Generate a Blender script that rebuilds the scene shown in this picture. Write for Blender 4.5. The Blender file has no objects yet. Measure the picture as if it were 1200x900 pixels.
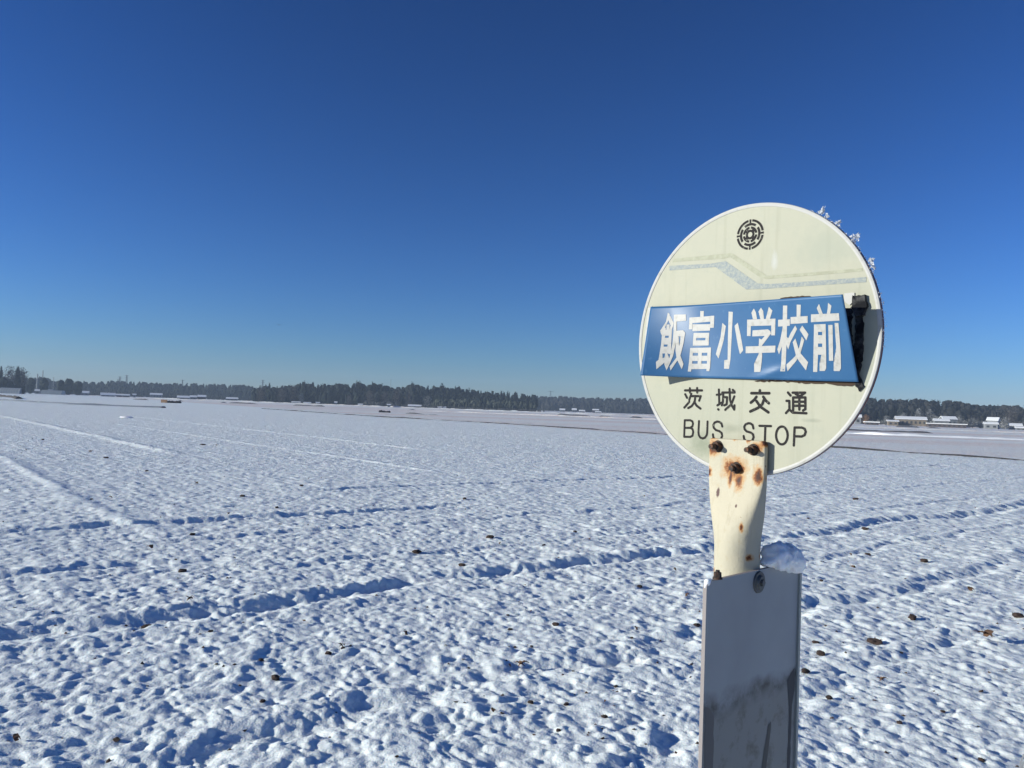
import bpy, bmesh, math, random
import numpy as np
from mathutils import Vector, Matrix

random.seed(7)
RNG = np.random.default_rng(11)
scene = bpy.context.scene
COL = scene.collection
CAMZ = 2.0                      # eye height above the field

# ---------------------------------------------------------------- camera
cam_data = bpy.data.cameras.new('camera')
cam_data.sensor_width = 36.0
cam_data.lens = 942.0 / 1200.0 * 36.0
cam_data.clip_start = 0.05
cam_data.clip_end = 8000
cam = bpy.data.objects.new('camera', cam_data)
COL.objects.link(cam)
scene.camera = cam
pitch = math.atan(28 / 942.0)
roll = math.radians(2.0)
d = Vector((0, math.cos(pitch), math.sin(pitch)))
r0 = Vector((1, 0, 0))
u0 = r0.cross(d)
rr = r0 * math.cos(roll) + u0 * math.sin(roll)
uu = -r0 * math.sin(roll) + u0 * math.cos(roll)
cam.matrix_world = Matrix((
    (rr.x, uu.x, -d.x, 0), (rr.y, uu.y, -d.y, 0), (rr.z, uu.z, -d.z, CAMZ), (0, 0, 0, 1)))

# ---------------------------------------------------------------- sky, sun, exposure
SUN_EL = math.radians(14.5)
SUN_AZ = math.radians(180 + 82)          # clockwise from +Y: to the left, slightly behind
world = bpy.data.worlds.new('World')
scene.world = world
world.use_nodes = True
wn = world.node_tree.nodes
wl = world.node_tree.links
bg = wn['Background']
sky = wn.new('ShaderNodeTexSky')
sky.sky_type = 'NISHITA'
sky.sun_disc = False
sky.sun_elevation = SUN_EL
sky.sun_rotation = SUN_AZ
sky.altitude = 0
sky.air_density = 1.0
sky.dust_density = 0.0
sky.ozone_density = 4.0
# the camera's contrast: deepen the clear sky, channel by channel
spr = wn.new('ShaderNodeSeparateColor')
cmb = wn.new('ShaderNodeCombineColor')
wl.new(sky.outputs[0], spr.inputs[0])
for i_, (gain, pw) in enumerate(((0.83, 1.66), (0.93, 1.50), (1.45, 1.58))):
    m1 = wn.new('ShaderNodeMath'); m1.operation = 'MULTIPLY'; m1.inputs[1].default_value = 0.1
    m2 = wn.new('ShaderNodeMath'); m2.operation = 'POWER'; m2.inputs[1].default_value = pw
    m3 = wn.new('ShaderNodeMath'); m3.operation = 'MULTIPLY'; m3.inputs[1].default_value = gain * 10
    wl.new(spr.outputs[i_], m1.inputs[0]); wl.new(m1.outputs[0], m2.inputs[0]); wl.new(m2.outputs[0], m3.inputs[0]); 
    if i_ == 0: red_out = m3.outputs[0]
    if i_ == 2:                               # keep the pale horizon blue rather than greenish
        m4 = wn.new('ShaderNodeMath'); m4.operation = 'MULTIPLY_ADD'; m4.inputs[1].default_value = 0.24
        wl.new(red_out, m4.inputs[0]); wl.new(m3.outputs[0], m4.inputs[2]); wl.new(m4.outputs[0], cmb.inputs[i_])
    else:
        wl.new(m3.outputs[0], cmb.inputs[i_])
wl.new(cmb.outputs[0], bg.inputs[0])
bg.inputs[1].default_value = 0.10
sd = bpy.data.lights.new('sun', 'SUN')
sd.energy = 5.0
sd.angle = math.radians(0.53)
sd.color = (1.0, 0.985, 0.86)
sun = bpy.data.objects.new('sun', sd)
COL.objects.link(sun)
sdir = Vector((math.sin(SUN_AZ) * math.cos(SUN_EL), math.cos(SUN_AZ) * math.cos(SUN_EL), math.sin(SUN_EL)))
sun.rotation_euler = sdir.to_track_quat('Z', 'Y').to_euler()
scene.view_settings.view_transform = 'Standard'
scene.view_settings.look = 'None'
scene.view_settings.exposure = 0.3
scene.view_settings.gamma = 1.0
scene.view_settings.use_curve_mapping = False

# ---------------------------------------------------------------- helpers
def new_mat(name, color=(0.5, 0.5, 0.5), rough=0.7, metal=0.0, spec=None):
    m = bpy.data.materials.new(name)
    m.use_nodes = True
    p = m.node_tree.nodes['Principled BSDF']
    p.inputs['Base Color'].default_value = (*color, 1)
    p.inputs['Roughness'].default_value = rough
    p.inputs['Metallic'].default_value = metal
    if spec is not None:
        p.inputs['Specular IOR Level'].default_value = spec
    return m

def N(m, t, **kw):
    n = m.node_tree.nodes.new(t)
    for k, v in kw.items():
        setattr(n, k, v)
    return n

def L(m, a, b):
    m.node_tree.links.new(a, b)

def noise(m, vec, scale, detail=4, rough=0.55):
    n = N(m, 'ShaderNodeTexNoise')
    n.inputs['Scale'].default_value = scale
    n.inputs['Detail'].default_value = detail
    n.inputs['Roughness'].default_value = rough
    if vec is not None:
        L(m, vec, n.inputs['Vector'])
    return n.outputs['Fac']

def ramp(m, fac, a, b, ca=(0, 0, 0, 1), cb=(1, 1, 1, 1)):
    n = N(m, 'ShaderNodeMapRange')
    n.inputs[1].default_value = a
    n.inputs[2].default_value = b
    L(m, fac, n.inputs[0])
    return n.outputs[0]

def mixc(m, fac, a, b):
    n = N(m, 'ShaderNodeMix', data_type='RGBA')
    if isinstance(fac, (int, float)):
        n.inputs[0].default_value = fac
    else:
        L(m, fac, n.inputs[0])
    for i, c in ((6, a), (7, b)):
        if isinstance(c, tuple):
            n.inputs[i].default_value = (*c, 1) if len(c) == 3 else c
        else:
            L(m, c, n.inputs[i])
    return n.outputs[2]

def math_(m, op, a, b=None, clamp=False):
    n = N(m, 'ShaderNodeMath', operation=op)
    n.use_clamp = clamp
    for i, c in ((0, a), (1, b)):
        if c is None:
            continue
        if isinstance(c, (int, float)):
            n.inputs[i].default_value = c
        else:
            L(m, c, n.inputs[i])
    return n.outputs[0]

def coords(m, which='Object'):
    return N(m, 'ShaderNodeTexCoord').outputs[which]

def bump(m, h, strength=0.3, dist=0.01):
    b = N(m, 'ShaderNodeBump')
    b.inputs['Strength'].default_value = strength
    b.inputs['Distance'].default_value = dist
    L(m, h, b.inputs['Height'])
    L(m, b.outputs[0], m.node_tree.nodes['Principled BSDF'].inputs['Normal'])

def P(m):
    return m.node_tree.nodes['Principled BSDF']

def mesh_from(name, verts, faces, mat=None, smooth=False):
    me = bpy.data.meshes.new(name)
    me.from_pydata([tuple(v) for v in verts], [], [tuple(f) for f in faces])
    me.update()
    if mat:
        me.materials.append(mat)
    if smooth:
        me.polygons.foreach_set('use_smooth', [True] * len(me.polygons))
    return me

def mesh_arrays(name, verts, faces, mat=None, smooth=False):
    """fast mesh from numpy arrays; faces (n,k)"""
    me = bpy.data.meshes.new(name)
    nv, (nf, k) = len(verts), faces.shape
    me.vertices.add(nv)
    me.vertices.foreach_set('co', np.ascontiguousarray(verts, dtype=np.float32).ravel())
    me.loops.add(nf * k)
    me.loops.foreach_set('vertex_index', np.ascontiguousarray(faces, dtype=np.int32).ravel())
    me.polygons.add(nf)
    me.polygons.foreach_set('loop_start', np.arange(0, nf * k, k, dtype=np.int32))
    me.polygons.foreach_set('loop_total', np.full(nf, k, dtype=np.int32))
    if smooth:
        me.polygons.foreach_set('use_smooth', np.ones(nf, dtype=bool))
    me.update(calc_edges=True)
    if mat:
        me.materials.append(mat)
    return me

def link(name, me, parent=None, loc=None, rot=None, label=None, cat=None, group=None, kind=None):
    o = bpy.data.objects.new(name, me)
    COL.objects.link(o)
    if parent:
        o.parent = parent
    if loc is not None:
        o.location = loc
    if rot is not None:
        o.rotation_euler = rot
    tag(o, label, cat, group, kind)
    return o

def tag(o, label=None, cat=None, group=None, kind=None):
    if label: o['label'] = label
    if cat: o['category'] = cat
    if group: o['group'] = group
    if kind: o['kind'] = kind
    return o

def bm_mesh(name, bm, mat=None, smooth=False):
    me = bpy.data.meshes.new(name)
    bm.normal_update()
    bm.to_mesh(me)
    bm.free()
    if mat: me.materials.append(mat)
    if smooth: me.polygons.foreach_set('use_smooth', [True] * len(me.polygons))
    return me

def copy_tree(o, parent=None):
    c = o.copy()
    COL.objects.link(c)
    if parent is not None:
        c.parent = parent
        c.matrix_parent_inverse = o.matrix_parent_inverse.copy()
    for ch in list(o.children):
        copy_tree(ch, c)
    return c

# ---- numpy noise ----
def _h(ix, iy, s):
    n = (ix * 374761393 + iy * 668265263 + s * 1442695041) & 0xffffffff
    n = ((n ^ (n >> 13)) * 1274126177) & 0xffffffff
    n = (n ^ (n >> 16)) & 0xffffffff
    return n.astype(np.float64) / 4294967295.0

def vnoise(x, y, s=0):
    ix = np.floor(x).astype(np.int64); iy = np.floor(y).astype(np.int64)
    fx = x - ix; fy = y - iy
    fx = fx * fx * fx * (fx * (fx * 6 - 15) + 10); fy = fy * fy * fy * (fy * (fy * 6 - 15) + 10)
    a = _h(ix, iy, s); b = _h(ix + 1, iy, s); c = _h(ix, iy + 1, s); e = _h(ix + 1, iy + 1, s)
    return (a * (1 - fx) + b * fx) * (1 - fy) + (c * (1 - fx) + e * fx) * fy

def fbm(x, y, s=0, o=3, g=0.5):
    t = 0; a = 1; n = 0
    for i in range(o):
        t = t + a * vnoise(x * 2 ** i + 17.3 * i, y * 2 ** i - 9.1 * i, s + i); n += a; a *= g
    return t / n

def mounds(x, y, s, rad=0.75, jit=1.0):
    """rounded pillows on a jittered lattice, each with its own height"""
    ix = np.floor(x).astype(np.int64); iy = np.floor(y).astype(np.int64)
    best = np.zeros_like(x)
    for dx in (-1, 0, 1):
        for dy in (-1, 0, 1):
            cx = ix + dx; cy = iy + dy
            px = cx + 0.5 + (_h(cx, cy, s) - .5) * jit; py = cy + 0.5 + (_h(cx, cy, s + 1) - .5) * jit
            hh = 0.25 + 0.75 * _h(cx, cy, s + 2) ** 1.5
            rd = rad * (0.6 + 0.6 * _h(cx, cy, s + 3))
            q = 1 - ((x - px) ** 2 + (y - py) ** 2) / rd ** 2
            q = np.clip(q, 0, 1)
            best += (hh * q ** 1.1) ** 4
    return best ** .25

FA = math.radians(-39)
FU = (math.sin(FA), math.cos(FA))        # along the stubble rows
FV = (math.cos(FA), -math.sin(FA))       # along the road and the tyre ruts
def sstep(a, b, x):
    t = np.clip((x - a) / (b - a), 0, 1)
    return t * t * (3 - 2 * t)

def height(x, y):
    x = np.asarray(x, dtype=np.float64); y = np.asarray(y, dtype=np.float64)
    u = x * FU[0] + y * FU[1]; v = x * FV[0] + y * FV[1]
    r = np.hypot(x, y)
    wx = (fbm(u * 3.1, v * 3.1, 40, 2) - .5) * .14; wy = (fbm(u * 3.1, v * 3.1, 50, 2) - .5) * .14
    uw = u + wx; vw = v + wy
    dens = 0.68 + 0.55 * fbm(u * .45, v * .45, 70, 3)
    h = 0.019 * mounds(uw / 0.150, vw / 0.140, 3, 0.78) * dens
    h += 0.018 * mounds(uw / 0.084 + 5, vw / 0.080, 9, 0.74)
    h += 0.0085 * mounds(uw / 0.046 + 2, vw / 0.043, 15, 0.80)
    big = fbm(uw * 2.4, vw * 2.7, 21, 2)
    h += 0.036 * (big - .5) * (.5 + fbm(u * .5, v * .5, 29, 2))
    h += 0.05 * (fbm(u * .35, v * .35, 25, 3) - .5)
    h += 0.003 * np.cos(v * 2 * np.pi / 0.30 + 6 * wy) * np.clip(2 * fbm(u * .8, v * .8, 33, 2) - .3, 0, 1)
    damp = np.ones_like(h); add = np.zeros_like(h)
    # tyre ruts crossing the view, parallel to the road
    for (u_, w_, dep, v0, v1, sd_) in ((7.55, .17, .062, -6, 60, 1), (4.55, .14, .040, 1.4, 60, 2),
                                  (10.1, .13, .042, -3, 3.2, 3), (13.2, .15, .060, 1.5, 9.5, 4), (3.2, .10, .020, 2, 30, 8), (9.0, .10, .018, 4, 30, 9), (11.4, .11, .022, 3, 40, 10),
                                  (16.6, .13, .035, 8, 40, 6), (6.15, .09, .022, 6, 40, 7)):
        uc = u_ + (fbm(v * .6, v * 0 + sd_, 80 + sd_, 3) - .5) * .55 + (fbm(v * 3.3, u * 3.3, 87, 2) - .5) * .18 + (vnoise(v * 9, u * 9, 187) - .5) * .07
        on = sstep(v0 - .6, v0 + .6, v) * (1 - sstep(v1 - 1, v1 + 1, v)) * np.clip(2.1 * fbm(v * .75, v * 0 + 3.3, 90 + sd_, 3) - .05, .40, .95)
        q = (u - uc) / w_
        add += on * (-dep * np.exp(-q ** 2) + dep * .55 * np.exp(-((q - 1.75) / .8) ** 2) + dep * .30 * np.exp(-((q + 1.7) / .9) ** 2))
        damp *= 1 - .1 * on * np.exp(-q ** 2)
    # smooth raised tracks running away from the road
    for (v_, w_, a0, a1, hh) in ((3.3, .17, 12.3, 60, .04), (8.55, .26, 29, 110, .075), (1.6, .10, 8.2, 10.6, .035),
                                 (13.5, .16, 20, 60, .04), (0.2, .1, 5, 12, .03), (19.5, .2, 30, 80, .05)):
        vc = v_ + (fbm(u * .25, u * 0 + 8.1, 120, 2) - .5) * .35
        on = sstep(a0 - 1, a0 + 1, u) * (1 - sstep(a1 - 5, a1 + 5, u))
        q = (v - vc) / w_
        add += on * hh * np.exp(-q ** 2)
        damp *= 1 - .5 * on * np.exp(-q ** 2)
    h = h * damp + add * (.70 + .6 * vnoise(uw * 5.5, vw * 5.5, 201))
    far = 1 - 0.35 * sstep(60, 160, r)
    h = h * far
    # bank up to the road shoulder
    bank = 1 - sstep(0.55, 1.75, u + .12 * np.sin(v * 1.3))
    road = 1 - sstep(-0.9, -0.3, u)
    h = h * (1 - .75 * road) + 0.40 * bank
    return h
def hz(x, y):
    return float(height(np.array([x]), np.array([y]))[0])

# ---------------------------------------------------------------- materials
snow = new_mat('snow', (0.845, 0.905, 0.90), 0.55, spec=0.25)
geo = N(snow, 'ShaderNodeNewGeometry').outputs['Position']
n1 = noise(snow, geo, 70, 3, .6)
n2 = noise(snow, geo, 9, 3, .6)
# mottled field surfaces where the plants and soil show through, far away
sep = N(snow, 'ShaderNodeSeparateXYZ'); L(snow, geo, sep.inputs[0])
vv = math_(snow, 'ADD', math_(snow, 'MULTIPLY', sep.outputs[0], FV[0]), math_(snow, 'MULTIPLY', sep.outputs[1], FV[1]))
uu_ = math_(snow, 'ADD', math_(snow, 'MULTIPLY', sep.outputs[0], FU[0]), math_(snow, 'MULTIPLY', sep.outputs[1], FU[1]))
line = math_(snow, 'SUBTRACT', vv, math_(snow, 'ADD', math_(snow, 'MULTIPLY', uu_, 0.13), 50))
farm = ramp(snow, line, 0, 1.5)
fine = ramp(snow, noise(snow, geo, 1.6, 4, .7), .42, .66)
stub = math_(snow, 'MULTIPLY', farm, math_(snow, 'ADD', math_(snow, 'MULTIPLY', fine, .45), .25))
tex = ramp(snow, n1, .72, .80)
stp = N(snow, 'ShaderNodeMapping'); stp.inputs['Rotation'].default_value = (0, 0, 0.10); stp.inputs['Scale'].default_value = (.004, .045, 1); L(snow, geo, stp.inputs[0])
strip = ramp(snow, noise(snow, stp.outputs[0], 1, 3, .5), .42, .60)
stub = math_(snow, 'MULTIPLY', stub, math_(snow, 'ADD', math_(snow, 'MULTIPLY', strip, 1.1), .55))
base = mixc(snow, stub, (0.845, 0.905, 0.90), (0.74, 0.59, 0.53))
plots = ramp(snow, noise(snow, geo, .02, 2, .5), .50, .54)
L(snow, base, P(snow).inputs['Base Color'])
hb = math_(snow, 'ADD', math_(snow, 'MULTIPLY', n1, .35), n2)
rlen = N(snow, 'ShaderNodeVectorMath', operation='LENGTH'); L(snow, geo, rlen.inputs[0])
n3 = noise(snow, geo, 4.5, 4, .75)
hb = math_(snow, 'ADD', hb, math_(snow, 'MULTIPLY', math_(snow, 'MULTIPLY', n3, 15.0), ramp(snow, rlen.outputs['Value'], 20, 70)))
bump(snow, hb, 0.55, 0.03)
P(snow).inputs['Subsurface Weight'].default_value = 0.5
P(snow).inputs['Subsurface Radius'].default_value = (0.8, 1.0, 1.2)
P(snow).inputs['Subsurface Scale'].default_value = 0.02

bank_snow = new_mat('bank_snow', (0.92, 0.93, 0.94), 0.6)
bump(bank_snow, noise(bank_snow, coords(bank_snow), 5, 4), .5, .1)
clump_snow = new_mat('clump_snow', (0.93, 0.935, 0.945), 0.6)
bump(clump_snow, noise(clump_snow, coords(clump_snow), 260, 3, .6), .45, .002)
P(clump_snow).inputs['Subsurface Weight'].default_value = 0.8
P(clump_snow).inputs['Subsurface Radius'].default_value = (0.01, 0.012, 0.014)
P(clump_snow).inputs['Subsurface Scale'].default_value = 0.5
frost_m = new_mat('frost', (0.62, 0.64, 0.68), 0.6)
P(frost_m).inputs['Subsurface Weight'].default_value = 0.0
soil = new_mat('soil', (0.055, 0.035, 0.028), 0.95)
bump(soil, noise(soil, coords(soil), 60, 4), .8, .01)
straw = new_mat('straw', (0.16, 0.09, 0.05), 0.9)
dark_soil = new_mat('dark_soil', (0.05, 0.045, 0.045), 0.95)
asphalt = new_mat('asphalt', (0.05, 0.05, 0.052), 0.85)
L(asphalt, mixc(asphalt, ramp(asphalt, noise(asphalt, coords(asphalt), 1.2, 5), .42, .55), (.05, .05, .052), (.75, .77, .8)), P(asphalt).inputs['Base Color'])
bump(asphalt, noise(asphalt, coords(asphalt), 200, 2), .5, .004)

# sign paint, cream green, faded with stains
paint = new_mat('cream_paint', (0.43, 0.46, 0.345), 0.55, spec=0.25)
co = coords(paint)
a = ramp(paint, noise(paint, co, 5, 5, .6), .40, .70)
b = ramp(paint, noise(paint, co, 30, 6, .8), .48, .70)
c1 = mixc(paint, a, (0.380, 0.372, 0.290), (0.345, 0.345, 0.272))
c1 = mixc(paint, math_(paint, 'MULTIPLY', b, .40), c1, (0.30, 0.32, 0.26))
# vertical run-off streaks
mp = N(paint, 'ShaderNodeMapping'); mp.inputs['Scale'].default_value = (60, 60, 3.0); L(paint, co, mp.inputs[0])
stn = ramp(paint, noise(paint, mp.outputs[0], 1, 4, .6), .56, .75)
c1 = mixc(paint, math_(paint, 'MULTIPLY', stn, .28), c1, (0.22, 0.23, 0.16))
def blob(m, co, center, rad, nz=0.5, nscale=60):
    """soft noisy spot mask around a point, 1 at its middle"""
    vm = N(m, 'ShaderNodeVectorMath', operation='SUBTRACT'); L(m, co, vm.inputs[0]); vm.inputs[1].default_value = center
    sc = N(m, 'ShaderNodeVectorMath', operation='DIVIDE'); L(m, vm.outputs[0], sc.inputs[0]); sc.inputs[1].default_value = rad
    ln = N(m, 'ShaderNodeVectorMath', operation='LENGTH'); L(m, sc.outputs[0], ln.inputs[0])
    s = math_(m, 'SUBTRACT', 1.0, ln.outputs['Value'])
    nn = math_(m, 'MULTIPLY', math_(m, 'SUBTRACT', noise(m, co, nscale, 5, .65), .5), nz * 4)
    return math_(m, 'ADD', s, nn)
# disc objects use x = right, z = up, y = into the disc
for ctr, rad, col, k in (((-.078, 0, -.176), (.035, .1, .028), (.19, .215, .15), .75),
                         ((-.018, 0, -.148), (.03, .1, .01), (.20, .215, .16), .5),
                         ((.12, 0, -.13), (.02, .1, .004), (.2, .22, .17), .5),
                         ((.14, 0, .14), (.07, .1, .05), (.28, .305, .25), .5),
                         ((.05, 0, .125), (.007, .1, .018), (.46, .47, .46), .6),
                         ((.21, 0, -.05), (.018, .1, .07), (.26, .28, .24), .6),
                         ((-.21, 0, .02), (.012, .1, .12), (.40, .40, .34), .6)):
    bl = ramp(paint, blob(paint, co, ctr, rad, .35, 45), .0, .8)
    c1 = mixc(paint, math_(paint, 'MULTIPLY', bl, k), c1, col)
L(paint, c1, P(paint).inputs['Base Color'])
L(paint, ramp(paint, a, 0, 1), math_(paint, 'ADD', 0.4, 0).node.inputs[1])
bump(paint, noise(paint, co, 14, 4), .12, .004)

rim_m = new_mat('rim_white', (0.56, 0.56, 0.54), 0.5, spec=.3)
co = coords(rim_m)
L(rim_m, mixc(rim_m, ramp(rim_m, noise(rim_m, co, 60, 4), .55, .75), (0.42, 0.415, 0.40), (0.33, 0.32, 0.275)), P(rim_m).inputs['Base Color'])
edge_m = new_mat('rim_edge', (0.16, 0.06, 0.055), 0.6)
black = new_mat('black_ink', (0.028, 0.026, 0.026), 0.7, spec=.12)
co = coords(black)
L(black, mixc(black, ramp(black, noise(black, co, 220, 3, .6), .60, .74), (0.022, 0.02, 0.021), (0.16, 0.16, 0.13)), P(black).inputs['Base Color'])
stripe_grey = new_mat('stripe_grey', (0.28, 0.33, 0.34), 0.55, spec=.25)
co = coords(stripe_grey)
L(stripe_grey, mixc(stripe_grey, ramp(stripe_grey, noise(stripe_grey, co, 170, 5, .8), .40, .66), (0.19, 0.225, 0.25), (0.335, 0.35, 0.29)), P(stripe_grey).inputs['Base Color'])
stripe_olive = new_mat('stripe_olive', (0.35, 0.36, 0.26), 0.55, spec=.25)
co = coords(stripe_olive)
L(stripe_olive, mixc(stripe_olive, ramp(stripe_olive, noise(stripe_olive, co, 90, 4, .7), .42, .62), (0.285, 0.29, 0.21), (0.35, 0.355, 0.265)), P(stripe_olive).inputs['Base Color'])
blue = new_mat('blue_sheet', (0.022, 0.13, 0.40), 0.42, spec=0.35)
co = coords(blue)
f1 = ramp(blue, noise(blue, co, 7, 4), .40, .66)
cb = mixc(blue, f1, (0.022, 0.095, 0.225), (0.036, 0.118, 0.255))
cb = mixc(blue, math_(blue, 'MULTIPLY', ramp(blue, noise(blue, co, 90, 4, .7), .60, .74), .35), cb, (0.10, 0.20, 0.34))
L(blue, cb, P(blue).inputs['Base Color'])
bump(blue, noise(blue, co, 9, 3), .12, .006)
white_l = new_mat('white_lettering', (0.5, 0.5, 0.46), 0.5, spec=.25)
co = coords(white_l)
L(white_l, mixc(white_l, ramp(white_l, noise(white_l, co, 130, 4), .50, .72), (0.45, 0.44, 0.42), (0.36, 0.35, 0.32)), P(white_l).inputs['Base Color'])
residue = new_mat('black_residue', (0.022, 0.022, 0.024), 0.9, spec=.08)
co = coords(residue)
L(residue, mixc(residue, ramp(residue, noise(residue, co, 55, 4, .7), .46, .66), (0.014, 0.015, 0.018), (0.09, 0.09, 0.09)), P(residue).inputs['Base Color'])
rust_dark = new_mat('rust_residue', (0.05, 0.03, 0.018), 0.9)
bolt_m = new_mat('rusty_bolt', (0.035, 0.025, 0.022), 0.75, 0.2)
co = coords(bolt_m)
L(bolt_m, mixc(bolt_m, ramp(bolt_m, noise(bolt_m, co, 180, 4), .45, .65), (0.03, 0.022, 0.02), (0.13, 0.055, 0.025)), P(bolt_m).inputs['Base Color'])

post_m = new_mat('post_paint', (0.55, 0.50, 0.36), 0.55, spec=.2)
co = coords(post_m)
cp = mixc(post_m, ramp(post_m, noise(post_m, co, 9, 4), .4, .65), (0.475, 0.43, 0.325), (0.43, 0.405, 0.315))
cp = mixc(post_m, math_(post_m, 'MULTIPLY', ramp(post_m, noise(post_m, co, 70, 5, .7), .56, .72), .4), cp, (0.40, 0.31, 0.18))
mpp = N(post_m, 'ShaderNodeMapping'); mpp.inputs['Scale'].default_value = (110, 110, 7); L(post_m, co, mpp.inputs[0])
cp = mixc(post_m, math_(post_m, 'MULTIPLY', ramp(post_m, noise(post_m, mpp.outputs[0], 1, 4, .65), .55, .72), .38), cp, (0.30, 0.25, 0.17))
cp = mixc(post_m, ramp(post_m, noise(post_m, co, 150, 3, .6), .715, .735), cp, (0.13, 0.055, 0.025))
spots = []
def rust(ctr, rad, nz, ns):
    global cp
    bl = blob(post_m, co, ctr, rad, nz, ns)
    cp = mixc(post_m, math_(post_m, 'MULTIPLY', ramp(post_m, bl, -.45, .15), .75), cp, (0.47, 0.24, 0.075))
    cp = mixc(post_m, ramp(post_m, bl, .0, .40), cp, (0.20, 0.062, 0.016))
    cp = mixc(post_m, ramp(post_m, bl, .35, .75), cp, (0.05, 0.02, 0.013))
# post object: x right, z up from disc centre, y into disc
for ctr, rad, nz, ns in (((-.003, 0, -.213), (.020, .2, .018), .5, 75), ((.006, 0, -.231), (.008, .2, .014), .45, 90), ((-.010, 0, -.228), (.004, .2, .014), .4, 90),
                 ((-.045, 0, -.182), (.011, .2, .014), .4, 90), ((-.052, 0, -.222), (.006, .2, .007), .6, 90),
                 ((.040, 0, -.220), (.008, .2, .014), .6, 90), ((.036, 0, -.178), (.010, .2, .008), .4, 80),
                 ((.050, 0, -.168), (.008, .2, .006), .6, 90), ((-.003, 0, -.162), (.010, .2, .004), .6, 120), ((-.05, 0, -.163), (.011, .2, .004), .6, 90),
                 ((.022, 0, -.164), (.006, .2, .006), .8, 90), ((.022, 0, -.305), (.003, .2, .007), .5, 120),
                 ((.030, 0, -.352), (.0025, .2, .005), .5, 120), ((-.034, 0, -.327), (.003, .2, .005), .5, 100),
                 ((-.032, 0, -.362), (.003, .2, .004), .5, 100), ((-.028, 0, -.380), (.003, .2, .004), .6, 100)):
    rust(ctr, rad, nz, ns)
for ctr, rad in (((-.030, 0, -.254), (.0045, .2, .011)), ((.008, 0, -.272), (.003, .2, .004))):
    bl = ramp(post_m, blob(post_m, co, ctr, rad, .25, 90), .1, .5)
    cp = mixc(post_m, bl, cp, (0.10, 0.055, 0.05))
L(post_m, cp, P(post_m).inputs['Base Color'])
bump(post_m, math_(post_m, 'ADD', noise(post_m, co, 22, 5, .65), math_(post_m, 'MULTIPLY', noise(post_m, co, 240, 3), .15)), .35, .006)

board_m = new_mat('board_panel', (0.4, 0.4, 0.42), 0.45)
co = coords(board_m)           # x along the board, z up, origin at the top centre
sepb = N(board_m, 'ShaderNodeSeparateXYZ'); L(board_m, co, sepb.inputs[0])
c1 = mixc(board_m, ramp(board_m, noise(board_m, co, 6, 4), .4, .7), (0.335, 0.35, 0.355), (0.285, 0.295, 0.30))
# wavy dirt tide line: z = -.27 at the left up to -.205 at the right, muddy below
wob = math_(board_m, 'MULTIPLY', math_(board_m, 'SUBTRACT', noise(board_m, co, 14, 4), .5), .05)
lx = math_(board_m, 'ADD', math_(board_m, 'MULTIPLY', sepb.outputs[0], -.03), -.192)
dz = math_(board_m, 'ADD', math_(board_m, 'SUBTRACT', sepb.outputs[2], lx), wob)
below = ramp(board_m, dz, .005, -.02)
tide = math_(board_m, 'SUBTRACT', 1.0, ramp(board_m, math_(board_m, 'ABSOLUTE', dz), .0, .022))
c1 = mixc(board_m, math_(board_m, 'MULTIPLY', below, .75), c1, (0.19, 0.185, 0.165))
c1 = mixc(board_m, math_(board_m, 'MULTIPLY', tide, ramp(board_m, noise(board_m, co, 25, 4, .7), .25, .6)), c1, (0.045, 0.042, 0.038))
c1 = mixc(board_m, math_(board_m, 'MULTIPLY', ramp(board_m, noise(board_m, co, 30, 5, .7), .52, .7), below), c1, (0.12, 0.11, 0.095))
L(board_m, c1, P(board_m).inputs['Base Color'])
board_edge = new_mat('board_edge', (0.26, 0.23, 0.225), 0.7)
dirt_m = new_mat('mud_streak', (0.07, 0.06, 0.05), 0.9)
concrete = new_mat('concrete', (0.33, 0.32, 0.30), 0.9)
washer_m = new_mat('washer', (0.13, 0.13, 0.125), 0.55, 0.6)

# ---------------------------------------------------------------- the field
def build_field():
    dth = 0.0023
    th_in = np.arange(-math.radians(43), math.radians(43), dth)
    th_out = np.arange(math.radians(43), 2 * math.pi - math.radians(43) - 1e-6, math.radians(1.6))
    th = np.concatenate([th_in, th_out])
    rs = [0.35]
    while rs[-1] < 1500:
        r = rs[-1]
        k = 0.06 if r < 2.6 else (0.0031 if r < 60 else min(0.03, 0.0031 + (r - 60) * 0.0004))
        rs.append(r * (1 + k))
    rs = np.array(rs)
    T, Rr = np.meshgrid(th, rs)
    X = Rr * np.sin(T); Y = Rr * np.cos(T)
    Z = height(X.ravel(), Y.ravel())
    nr, nt = X.shape
    verts = np.stack([X.ravel(), Y.ravel(), Z], 1)
    i = np.arange(nr - 1)[:, None]; j = np.arange(nt)[None, :]; j2 = (j + 1) % nt
    f = np.stack([(i * nt + j), (i * nt + j2), ((i + 1) * nt + j2), ((i + 1) * nt + j)], -1).reshape(-1, 4)
    f = f[:, ::-1]
    verts = np.vstack([verts, [[0, 0, hz(0, 0)]]])
    me = mesh_arrays('snow_field', verts, f, snow, smooth=True)
    o = link('snow_field', me, kind='structure')
    # close the middle
    bm = bmesh.new(); bm.from_mesh(me); bm.verts.ensure_lookup_table()
    c = bm.verts[len(verts) - 1]
    for k in range(nt):
        try: bm.faces.new((bm.verts[k], bm.verts[(k + 1) % nt], c)).smooth = True
        except ValueError: pass
    bmesh.ops.recalc_face_normals(bm, faces=bm.faces[-nt:])
    bm.to_mesh(me); bm.free()
    return o
build_field()

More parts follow.
